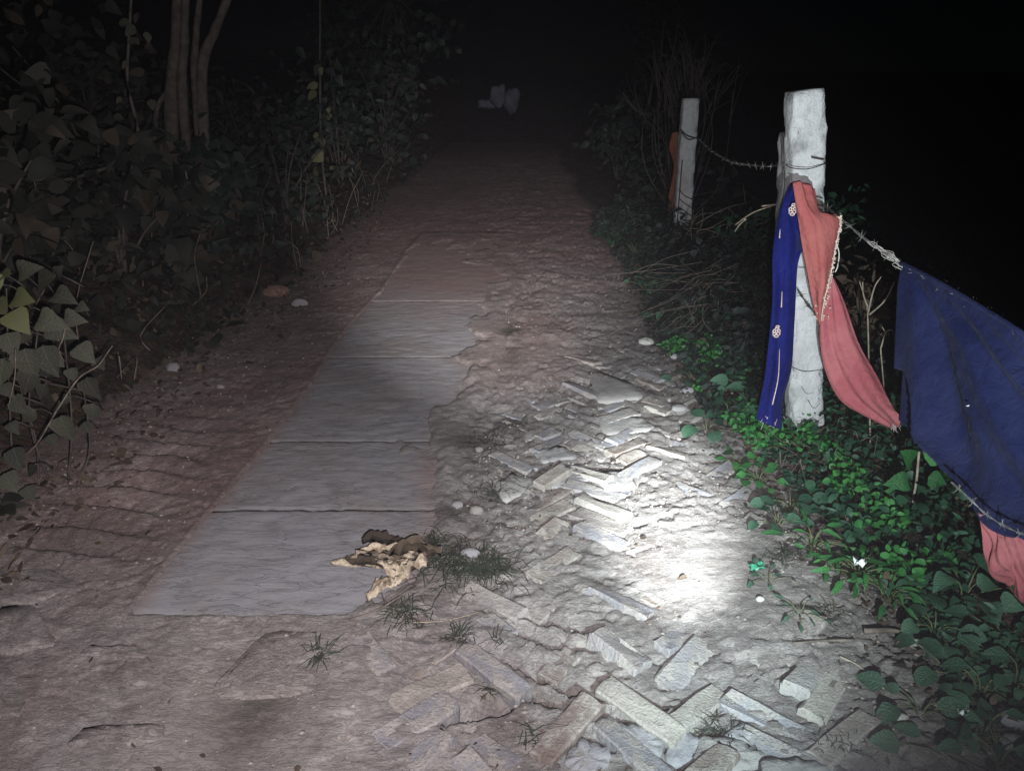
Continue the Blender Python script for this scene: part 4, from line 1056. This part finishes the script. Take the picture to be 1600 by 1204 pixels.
# ------------------------------------------------------------------ grass tufts on the road
def tuft(px, py, n, ln, label, flat=.5, mat='grass', w=.0016, spread=.03):
    c = gpt(px, py); mb = MB()
    for k in range(n):
        a = random.uniform(0, 6.28); e = random.uniform(flat * .3, flat * 1.6); L = ln * random.uniform(.45, 1.15)
        b = c + np.array([RNG.normal(0, spread), RNG.normal(0, spread * .8), -.004]); b[2] = Z(b[0], b[1]) - .003
        d = np.array([math.cos(a) * math.cos(e), math.sin(a) * math.cos(e), math.sin(e)])
        P = np.array([b, b + d * L * .55, b + d * L + np.array([0, 0, -.30 * L])]); P = catmull(P, 5); P[:, 2] = np.maximum(P[:, 2], b[2] + .004)
        s = np.cross(d, [0, 0, 1.]); s /= np.linalg.norm(s) + 1e-9; wd = w * np.array([1, 1, .85, .6, .08])[:, None]
        V_ = np.vstack([P - s * wd, P + np.array([0, 0, w * .5]), P + s * wd])
        F_ = [[i, i + 1, 5 + i + 1, 5 + i] for i in range(4)] + [[5 + i, 5 + i + 1, 10 + i + 1, 10 + i] for i in range(4)]
        mb.add(V_, F_)
    V_, F_ = mb.get(); return single('grass_tuft', V_, F_, MAT['grass'], label, 'grass tuft', 'grass tufts on the road', attrs=mb.rnd())
tuft(712, 882, 330, .11, 'large dark wiry grass tuft right of the yellow dead leaves', .35, spread=.075)
tuft(770, 888, 190, .10, 'spreading right half of the wiry grass beside the first lit bricks', .3, spread=.045)
tuft(672, 850, 150, .07, 'short dark grass above the dead leaves at the slab edge', .5, spread=.028)
tuft(635, 955, 120, .08, 'thin grass tuft below the yellow dead leaves', .35, spread=.035)
tuft(500, 1018, 60, .07, 'small sparse grass tuft on the framed stone at left', .3, spread=.018)
tuft(718, 998, 55, .07, 'small grass tuft between bricks in the centre foreground', .5, spread=.018)
tuft(775, 1000, 22, .06, 'few upright green blades right of the foreground tuft', .9, spread=.012)
tuft(765, 1075, 22, .06, 'few thin blades growing at a brick joint near the bottom', .4, spread=.012)
tuft(845, 1155, 40, .07, 'flattened grass between the foreground bricks at the bottom', .25, spread=.025)
tuft(1118, 1158, 70, .08, 'green grass tuft behind the pale stones at the bottom', .5, spread=.028)
tuft(1070, 1150, 24, .06, 'few brown blades left of the bottom green tuft', .6, spread=.009)
tuft(1305, 1165, 40, .06, 'sparse dark sprigs on the dirt at the bottom right', .7, spread=.03)
tuft(800, 762, 60, .09, 'dark wispy grass between mid-lane bricks', .3, spread=.05)
tuft(770, 690, 70, .10, 'dark grass patch at the slab corner farther up', .25, spread=.06)
tuft(800, 520, 50, .12, 'dim grass sprig in the middle of the lane', .3, spread=.05)
tuft(760, 772, 50, .08, 'wispy grass by the buff fragments', .3, spread=.04)
tuft(1230, 870, 60, .07, 'grey green sprigs on the lit road edge', .5, spread=.03)
tuft(1285, 960, 70, .06, 'trailing sprigs where the bright dust meets the verge', .3, spread=.035)

# ------------------------------------------------------------------ clump of dead yellow leaves
c0 = gpt(600, 905)
root = thing('dead_leaf_clump', c0, 'crumpled heap of yellow-brown dead leaves on the cement slab', 'dead leaves')
specs = [((520, 905), (640, 890), .085, 0), ((560, 900), (665, 885), .075, 1), ((590, 915), (668, 905), .06, 2), ((545, 915), (600, 920), .05, 3), ((625, 905), (575, 945), .05, 4), ((600, 895), (690, 880), .05, 5), ((640, 920), (600, 935), .04, 6), ((570, 890), (630, 884), .05, 7)]
for (a, b, w, k) in specs:
    p, q = gpt(*a), gpt(*b); L = np.linalg.norm(q - p); d = (q - p) / L; s = np.cross(d, [0, 0, 1.]); s /= np.linalg.norm(s)
    u = np.linspace(0, 1, 15); v = np.linspace(-1, 1, 11); U, W = np.meshgrid(u, v)
    prof = np.sin(np.pi * np.clip(U * .94 + .03, 0, 1)) ** .6 * (1 + .25 * (fbm(U * 5 + k, W * 2, 2, 101 + k) - .5))
    cur = .030 * (W * prof) ** 2 * (1 if k % 2 else -.35) + .022 * np.abs(fbm(U * 6 + k * 3, W * 2.5, 3, 120 + k) - .5) * 4
    zz = .010 + .012 * (k % 4) + cur * (.7 + .5 * (k % 3)) + .010 * np.sin(6 * U + k)
    G = p + (U * L)[..., None] * d + (W * prof * w * .40)[..., None] * s
    G[..., 2] = np.maximum(.018, height(G[..., 0], G[..., 1]) + .006) + zz
    idx = np.arange(15 * 11).reshape(11, 15); F = np.stack([idx[:-1, :-1], idx[:-1, 1:], idx[1:, 1:], idx[1:, :-1]], -1).reshape(-1, 4).astype(np.int32)
    part('dead_leaf', G.reshape(-1, 3), F, MAT['litter' if k in (3, 5, 7) else 'dry'], root, attrs={'rnd': np.full(165, k * .137)})
V_, F_ = tube(catmull([gpt(545, 968, .01), gpt(590, 952, .02), gpt(650, 915, .03)], 10), .003, 5); part('leaf_stalk', V_, F_, MAT['root'], root)

# ------------------------------------------------------------------ small scraps
def scrap(px, py, w, mat, label, seed, lift=.0, name='scrap'):
    c = gpt(px, py, lift); n = 6; g = np.linspace(-1, 1, n); A, B = np.meshgrid(g, g); rg = np.random.default_rng(seed)
    V_ = np.stack([A * w / 2, B * w * .35, .012 * np.sin(3 * A + seed) * np.cos(2.5 * B) + rg.normal(0, .0025, A.shape) + .012], -1).reshape(-1, 3) + rg.normal(0, .002, (36, 3)) + c
    idx = np.arange(36).reshape(n, n); F = np.stack([idx[:-1, :-1], idx[:-1, 1:], idx[1:, 1:], idx[1:, :-1]], -1).reshape(-1, 4)
    V2 = V_ + np.array([0, 0, -.002]); loop = np.concatenate([idx[0, :], idx[1:, -1], idx[-1, -2::-1], idx[-2:0:-1, 0]])
    S = np.stack([loop, loop + 36, np.roll(loop, -1) + 36, np.roll(loop, -1)], 1)
    return single(name, np.vstack([V_, V2]), np.vstack([F, F[:, ::-1] + 36, S]).astype(np.int32), MAT[mat], label, 'litter')
scrap(1343, 882, .035, 'white', 'small white scrap caught on the ferny plant', 1, .09)
scrap(1503, 1118, .022, 'white', 'tiny white scrap between the lower right leaves', 2, .03)
scrap(1182, 888, .050, 'teal', 'folded green scrap on the road edge at the lit dust', 3)
scrap(820, 1078, .045, 'dry', 'orange-tan dead leaf between the foreground bricks', 4, .01, 'dead_leaf')

# ------------------------------------------------------------------ left bank: undergrowth, shrubs, trees
def a_bank(n):
    y = 2.2 + 15 * RNG.random(n) ** 1.35; dd = RNG.random(n) ** .85 * (1.6 + .35 * y)
    x = ledge(y) + .02 - dd
    k = fbm(x * 1.3, y * 1.1, 3, 131) > .36; x, y, dd = x[k], y[k], dd[k]
    top = (.15 + 1.15 * fbm(x * .9, y * .8, 3, 132) ** 1.3) * sstep(-.1, .9, dd)
    return x, y, .02 + top * RNG.random(len(x)) ** .6
ch = []
for kd, n_, s0, s1 in (('heart', 2600, .04, .11), ('ovate', 8400, .025, .08), ('long', 6000, .05, .17)):
    x, y, hh = a_bank(n_); z = height(x, y, False) + hh
    N_ = np.array([.35, -.75, .6]) + RNG.normal(0, .42, (len(x), 3)); ch.append(scatter(leaf_tpl(kd, .2, .3), np.stack([x, y, z], -1), unit(len(x), -.25), N_, RNG.uniform(s0, s1, len(x))))
tag(raw_multi('undergrowth', ch, MAT['leaf_l']), 'dark tangled undergrowth covering the left bank', 'undergrowth', kind='stuff')
mb = MB()
for k in range(120):
    y = 2.6 + 10 * random.random() ** 1.3; x = float(ledge(np.array([y]))[0]) - .05 - random.random() ** 1.2 * 2.4; z = Z(x, y); L = random.uniform(.15, .7)
    v = np.array([RNG.normal(0, .3), RNG.normal(-.1, .3), 1]); V_, F_ = tube(catmull([[x, y, z - .02], np.array([x, y, z]) + v * L * .5 + RNG.normal(0, .03, 3), np.array([x, y, z]) + v * L + RNG.normal(0, .07, 3)], 7), np.linspace(.005, .002, 7), 4); mb.add(V_, F_)
V_, F_ = mb.get(); single('bare_stems', V_, F_, MAT['root'], 'thin bare stems standing in the left bank undergrowth', 'stems', kind='stuff')

# nearest shrub with large leaves at the left edge, leaf by leaf
sb = at(40, 700, 2.75); sb[2] = Z(sb[0], sb[1])
root = thing('broad_leaved_shrub', sb, 'large-leaved shrub at the left picture edge, its upper leaves pale', 'shrub')
mb = MB()
for (px, py, d, dx, dz, s, mt) in [(22, 466, 2.7, .6, .1, .09, 'leaf_y'), (5, 445, 2.72, -.3, .3, .07, 'leaf_y'), (-8, 470, 2.7, .4, -.2, .08, 'leaf_y'), (2, 430, 2.74, .6, .2, .06, 'leaf_y'), (15, 488, 2.68, .6, -.4, .10, 'leaf_y'), (60, 498, 2.72, .9, -.1, .10, 'leaf_n'), (75, 508, 2.74, .9, -.3, .10, 'leaf_n'),
                               (38, 545, 2.66, .2, -.8, .11, 'leaf_n'), (66, 540, 2.7, .3, -.9, .12, 'leaf_n'), (100, 498, 2.8, .9, .1, .08, 'leaf_n'), (50, 580, 2.66, -.4, -.8, .09, 'leaf_n'), (5, 560, 2.64, -.2, -.9, .10, 'leaf_n'), (95, 650, 2.7, .2, -.8, .10, 'leaf_n'), (135, 590, 2.8, .3, -.8, .09, 'leaf_n'),
                               (145, 630, 2.8, -.1, -.8, .07, 'leaf_n'), (20, 620, 2.64, .5, -.5, .08, 'leaf_n'), (55, 640, 2.68, -.6, -.4, .07, 'leaf_n'), (120, 540, 2.85, .8, -.6, .09, 'leaf_n'), (10, 520, 2.7, .3, -.6, .09, 'leaf_n'), (30, 430, 2.9, .6, .4, .10, 'leaf_n'), (60, 440, 2.95, .7, .3, .10, 'leaf_n'), (85, 460, 2.9, .7, .0, .09, 'leaf_n'),
                               (20, 700, 2.55, .3, -.7, .08, 'leaf_n'), (5, 740, 2.5, .5, -.4, .08, 'leaf_n'), (40, 760, 2.55, .4, -.5, .06, 'leaf_n'), (48, 520, 2.75, -0.5, -0.5, 0.05, 'leaf_n'), (85, 560, 2.74, 0.7, -0.4, 0.05, 'leaf_n'), (110, 575, 2.8, 0.2, -0.7, 0.055, 'leaf_n'), (30, 585, 2.7, 0.6, -0.3, 0.05, 'leaf_n'), (70, 600, 2.72, -0.3, -0.6, 0.06, 'leaf_n'), (15, 660, 2.62, 0.5, -0.4, 0.05, 'leaf_n'), (110, 620, 2.76, -0.6, -0.3, 0.045, 'leaf_n'), (75, 680, 2.66, 0.6, -0.5, 0.05, 'leaf_n'), (130, 660, 2.78, 0.5, -0.6, 0.05, 'leaf_n'), (45, 480, 2.82, 0.4, 0.3, 0.05, 'leaf_n'), (90, 430, 2.95, 0.3, 0.4, 0.06, 'leaf_n'), (120, 480, 2.92, 0.6, 0.1, 0.06, 'leaf_n'), (150, 560, 2.9, 0.4, -0.3, 0.06, 'leaf_n'), (5, 600, 2.62, 0.5, -0.6, 0.06, 'leaf_n'), (55, 725, 2.6, -0.3, -0.6, 0.05, 'leaf_n')]:
    b = at(px, py, d); put_leaf(root, b, np.array([dx, -.35, dz]), np.array([.15, -.8, .55]) + RNG.normal(0, .22, 3), s * 1.05, 'heart', mt)
    V_, F_ = tube(catmull([b + np.array([RNG.normal(0, .03), .10, -.07]), b + np.array([0, .05, -.02]), b], 6), np.linspace(.0035, .002, 6), 5); mb.add(V_, F_)
for (px, py, dx) in ((10, 450, -.1), (60, 510, .05), (100, 520, .12), (30, 600, 0), (130, 600, .15)):
    b = at(px, py, 2.84); bb = sb + np.array([dx, .02, -.03]); V_, F_ = tube(catmull([bb, bb * .6 + b * .4 + RNG.normal(0, .04, 3), b], 12), np.linspace(.005, .0025, 12), 6); mb.add(V_, F_)
V_, F_ = mb.get(); part('stem', V_, F_, MAT['bark'], root)
twig([[at(88, 642, 2.62), at(122, 592, 2.66), at(152, 572, 2.7), at(170, 548, 2.72), at(176, 540, 2.72)], [at(88, 642, 2.62), at(60, 690, 2.6), at(38, 712, 2.6)]], .0035, 'root', 'long pale bent twig in front of the left shrub')
twig([[at(24, 545, 2.6), at(23, 590, 2.58), at(12, 640, 2.56)]], .003, 'root', 'thin pale drooping stem at the far left edge')
twig([[at(102, 512, 2.7), at(98, 530, 2.7), at(92, 545, 2.7), at(97, 560, 2.7)]], .0035, 'root', 'short pale tendril under the broad leaves at left')
twig([[at(186, 556, 3.0), at(188, 572, 3.0), at(190, 592, 3.0)]], .003, 'root', 'short straight stem right of the bent twig')
twig([[at(290, 268, 5.6), at(297, 310, 5.6), at(290, 352, 5.6)]], .006, 'root', 'thin hanging stem below the multi-stem tree')
twig([[at(191, 270, 5.2), at(192, 310, 5.2), at(190, 356, 5.2)]], .005, 'root', 'straight thin stem left of the hanging one')

def shrub(loc, rx, ry, rz, n, kinds, mat, label, size, name='shrub', cat='shrub', group='shrubs of the left bank', clumps=9):
    root = thing(name, loc, label, cat, group); loc = np.array(loc)
    cc = RNG.normal(0, .42, (clumps, 3)) * np.array([rx, ry, rz]) + np.array([0, 0, rz * .95]); ch = []
    for kd in kinds:
        m_ = n // len(kinds); k = RNG.integers(0, clumps, m_); P = cc[k] + RNG.normal(0, .24, (m_, 3)) * np.array([rx, ry, rz]); P[:, 2] = np.abs(P[:, 2]) + .03
        ch.append(scatter(leaf_tpl(kd, .2, .3), P + loc, unit(m_, -.2), np.array([.2, -.7, .6]) + RNG.normal(0, .45, (m_, 3)), RNG.uniform(size[0], size[1], m_)))
    raw_multi('crown', ch, MAT[mat], root, loc)
    mb = MB()
    for q in cc:
        V_, F_ = tube(catmull([loc + np.array([0, 0, -.05]), loc + q * np.array([.35, .35, .55]), loc + q], 8), np.linspace(.014, .005, 8), 5); mb.add(V_, F_)
    V_, F_ = mb.get(); part('trunk', V_, F_, MAT['bark'], root)
def gl(x, y): return (x, y, Z(x, y))
shrub(gl(-2.75, 3.9), .45, .45, .55, 420, ('heart', 'ovate'), 'leaf_l', 'dark shrub on the left bank just behind the large-leaved one', (.06, .15))
shrub(gl(-2.55, 4.9), .45, .5, .42, 380, ('heart',), 'leaf_l', 'low heart-leaved shrub above the red soil on the left bank', (.07, .17))
shrub(gl(-2.5, 6.1), .5, .6, .55, 420, ('heart', 'ovate'), 'leaf_d', 'greenish shrub on the left bank left of the reddish clod', (.06, .14))
shrub(gl(-2.3, 7.8), .5, .7, .75, 520, ('ovate', 'long'), 'leaf_d', 'upright bush where the left bank meets the lane', (.05, .13))
shrub(gl(-3.6, 6.8), .9, .9, 1.1, 700, ('ovate', 'heart'), 'leaf_l', 'tall dark bush under the multi-stem tree', (.07, .16))
shrub(gl(-2.3, 10.5), .6, 1.0, .9, 520, ('ovate', 'long'), 'leaf_d', 'dim bush on the left where the lane narrows', (.07, .16))
shrub(gl(-2.2, 14.0), .8, 1.2, 1.2, 480, ('ovate',), 'leaf_d', 'far dim bush closing the left side of the lane', (.10, .2))
shrub(gl(1.9, 9.8), .5, .9, .7, 460, ('ovate', 'long'), 'leaf_d', 'dim bush behind the farther post on the right', (.06, .14), group='shrubs right of the lane')
shrub(gl(1.75, 13.0), .6, 1.2, 1.0, 460, ('ovate',), 'leaf_d', 'far dim bush closing the right side of the lane', (.09, .18), group='shrubs right of the lane')
shrub(gl(2.2, 6.0), .5, .6, .38, 420, ('ovate', 'long'), 'leaf', 'leafy mound behind the fence between the two posts', (.04, .09), group='shrubs right of the lane')
shrub(gl(2.05, 4.2), .45, .5, .30, 380, ('ovate', 'long'), 'litter', 'brown withered growth behind the tall post', (.03, .08), group='shrubs right of the lane')
shrub(gl(2.1, 3.0), .45, .45, .24, 300, ('ovate', 'long'), 'litter', 'dark withered growth behind coral and navy cloths', (.03, .08), group='shrubs right of the lane')

def tree(base, stems, crown, label, mat='leaf_d', name='tree', n=500, leaf=(.08, .18), clumps=14, cr=1.0, group='trees beyond the lane'):
    base = np.array(base, float); root = thing(name, base, label, 'tree', group); mb = MB()
    for pts, r in stems:
        P = catmull(pts, 18); rr = np.linspace(r, r * .55, 18); rr[:2] *= (1.35, 1.12); V_, F_ = tube(P, rr, 8); V_ = V_ + RNG.normal(0, r * .05, V_.shape); mb.add(V_, F_)
    V_, F_ = mb.get(); part('trunk', V_, F_, MAT['bark'], root)
    c, rad = np.array(crown[0]), np.array(crown[1]); cc = c + RNG.uniform(-1, 1, (clumps, 3)) * rad
    k = RNG.integers(0, clumps, n); P = cc[k] + RNG.normal(0, .35 * cr, (n, 3))
    raw_multi('crown', [scatter(leaf_tpl('ovate', .2, .3), P, unit(n, -.3), np.array([.1, -.7, .5]) + RNG.normal(0, .5, (n, 3)), RNG.uniform(*leaf, n))], MAT[mat], root, base)
    mb = MB(); tips = [np.array(p[0][-1]) for p in stems]
    for q in cc:
        t = min(tips, key=lambda a: np.linalg.norm(a - q)); V_, F_ = tube(catmull([t + np.array([0, 0, -.25]), (t + q) / 2 + RNG.normal(0, .1, 3), q], 8), np.linspace(.03, .008, 8), 5); mb.add(V_, F_)
    V_, F_ = mb.get(); part('limb', V_, F_, MAT['bark'], root)
d = 6.4; tb = at(275, 215, d); tb[2] = Z(tb[0], tb[1]) - .05
stems = [([tb + [-.12, 0, 0], at(268, 160, d), at(274, 80, d), at(276, 0, d), at(272, -160, d)], .060), ([tb + [.02, .05, 0], at(285, 150, d), at(288, 70, d), at(290, 0, d), at(300, -160, d)], .045),
         ([tb + [.16, 0, 0], at(316, 150, d), at(320, 85, d), at(335, 50, d), at(354, 0, d), at(400, -140, d)], .050), ([tb + [.10, .1, 0], at(305, 140, d + .1), at(306, 60, d + .1), at(312, 0, d + .1), at(322, -160, d)], .035),
         ([tb + [-.25, .0, 0], at(243, 190, d), at(262, 140, d), at(272, 90, d)], .025)]
tree(tb, stems, ((tb[0] - .1, d, 3.6), (1.2, 1.0, .5)), 'multi-stemmed tree with pale slender trunks at upper left')
def simple_tree(x, y, h, r, label, n=420, lr=(.12, .26), lean=.2, low=.5):
    b = np.array([x, y, Z(x, y) - .1]); t = b + np.array([lean, 0, h])
    tree(b, [([b, b + (t - b) * .4 + [.06, 0, 0], t], r)], ((t[0], y, b[2] + h * (low + .5)), (1.3, 1.2, h * .42)), label, n=n, leaf=lr, clumps=18, cr=1.3)
simple_tree(-5.6, 8.0, 3.4, .10, 'dark tree behind the multi-stemmed one at upper left', low=.35)
simple_tree(-2.6, 16.5, 3.0, .08, 'dim slender tree left of the lane end', low=.3)
simple_tree(4.2, 27.0, 4.0, .15, 'dark tree far right of the pale sacks', 600, (.2, .4), low=.3)
simple_tree(-3.6, 24.0, 4.0, .14, 'far dark tree left of the pale heap', 520, (.18, .36), low=.3)
# leafy sapling with pale leaves hanging over the lane at left
b = np.array(gl(-2.05, 8.6)); root = thing('sapling', b, 'slender sapling with a column of pale leaves left of the lane', 'sapling')
P = [b, at(502, 230, 8.6), at(500, 110, 8.6), at(500, 0, 8.6), at(498, -60, 8.6)]
V_, F_ = tube(catmull(P, 24), np.linspace(.016, .008, 24), 6); part('trunk', V_, F_, MAT['bark'], root)
for k in range(26):
    py = 85 + 190 * random.random(); q = at(500 + RNG.normal(0, 12), py, 8.55 + RNG.normal(0, .08)); put_leaf(root, q, np.array([RNG.normal(0, .7), -.4, RNG.normal(-.3, .5)]), np.array([.1, -.9, .4]) + RNG.normal(0, .3, 3), random.uniform(.06, .13), 'ovate', 'leaf_y' if random.random() < .45 else 'leaf_d')
b = np.array(gl(-3.9, 5.2)); root = thing('sapling', b, 'thin sapling with a few dull leaves at upper left', 'sapling')
P = [b, at(192, 250, 5.2), at(198, 120, 5.2), at(205, 0, 5.2), at(208, -60, 5.2)]
V_, F_ = tube(catmull(P, 24), np.linspace(.014, .006, 24), 6); part('trunk', V_, F_, MAT['bark'], root)
for (px, py) in ((186, 35), (205, 60), (213, 62), (190, 152), (236, 155), (215, 20), (178, 180), (200, 95), (210, 40), (228, 50)):
    put_leaf(root, at(px, py, 5.15), np.array([RNG.normal(0, .7), -.4, RNG.normal(-.4, .4)]), np.array([.1, -.9, .4]) + RNG.normal(0, .3, 3), random.uniform(.05, .09), 'ovate', 'leaf_n')
# bare scrub behind the farther post
b = np.array(gl(1.95, 8.8)); root = thing('bare_bush', b, 'leafless twiggy bush rising behind the farther post', 'bush'); mb = MB()
for k in range(40):
    t = at(1060 + RNG.normal(0, 38), 60 + 100 * random.random(), 8.8 + RNG.normal(0, .3)); m_ = (b + t) / 2 + RNG.normal(0, .15, 3)
    V_, F_ = tube(catmull([b + RNG.normal(0, .05, 3), m_, t], 10), np.linspace(.009, .002, 10), 4); mb.add(V_, F_)
    for q in range(3):
        e = t + RNG.normal(0, .14, 3); V_, F_ = tube(catmull([m_ * .4 + t * .6, (t + e) / 2, e], 6), np.linspace(.004, .0015, 6), 4); mb.add(V_, F_)
V_, F_ = mb.get(); part('branch', V_, F_, MAT['bark'], root)

# ------------------------------------------------------------------ pale heap at the end of the lane
hd = 22.0; hb = at(787, 176, hd); gz = Z(hb[0], hd)
def lump(c, r, seed):
    nt, nph = 12, 18; V_ = []
    for i in range(nt + 1):
        for j in range(nph):
            a, b_ = math.pi * i / nt, 2 * math.pi * j / nph; V_.append((math.sin(a) * math.cos(b_), math.sin(a) * math.sin(b_), math.cos(a)))
    V_ = np.array(V_); nn = fbm(V_[:, 0] * 2.2 + seed * 3, V_[:, 2] * 2.2 + V_[:, 1] * 1.3, 4, seed); V_ = np.sign(V_) * np.abs(V_) ** .75 * (.35 + 1.15 * nn)[:, None] * np.array(r) + c
    return V_, [[i * nph + j, i * nph + (j + 1) % nph, (i + 1) * nph + (j + 1) % nph, (i + 1) * nph + j] for i in range(nt) for j in range(nph)]
for k, (px, py, rx, rz, lab) in enumerate(((778, 150, .24, .30, 'upright pale sack at the end of the lane, left of two'), (800, 156, .22, .36, 'upright pale sack at the end of the lane, right of two'), (762, 162, .26, .14, 'low pale sack lying left of the upright ones far up the lane'))):
    c = at(px, py, hd + .1 * k); V_, F_ = lump(c, (rx, .2, rz), 200 + k)
    single('sack', V_, F_, MAT['sack'], lab, 'sack', 'pale sacks at the end of the lane')
print('heap base', hb, 'ground', gz)

# ------------------------------------------------------------------ night air that the torch beams light up
hz = np.array([(x, y, z) for x in (-75, 75) for y in (-6, 125) for z in (-4, 9.5)], float)
hm = bpy.data.materials.new('night_haze'); hm.use_nodes = True; ht = hm.node_tree
for n_ in list(ht.nodes):
    if n_.type != 'OUTPUT_MATERIAL': ht.nodes.remove(n_)
hv = ht.nodes.new('ShaderNodeVolumePrincipled'); hv.inputs['Density'].default_value = HAZE; hv.inputs['Color'].default_value = (.86, .84, .92, 1)
hv.inputs['Anisotropy'].default_value = 0.3
ht.links.new(hv.outputs[0], ht.nodes['Material Output'].inputs['Volume'])
ho = obj('haze', raw_mesh('haze', hz, np.array([[0, 1, 3, 2], [4, 6, 7, 5], [0, 4, 5, 1], [2, 3, 7, 6], [0, 2, 6, 4], [1, 5, 7, 3]], np.int32), None, False), hm)
tag(ho, kind='stuff')
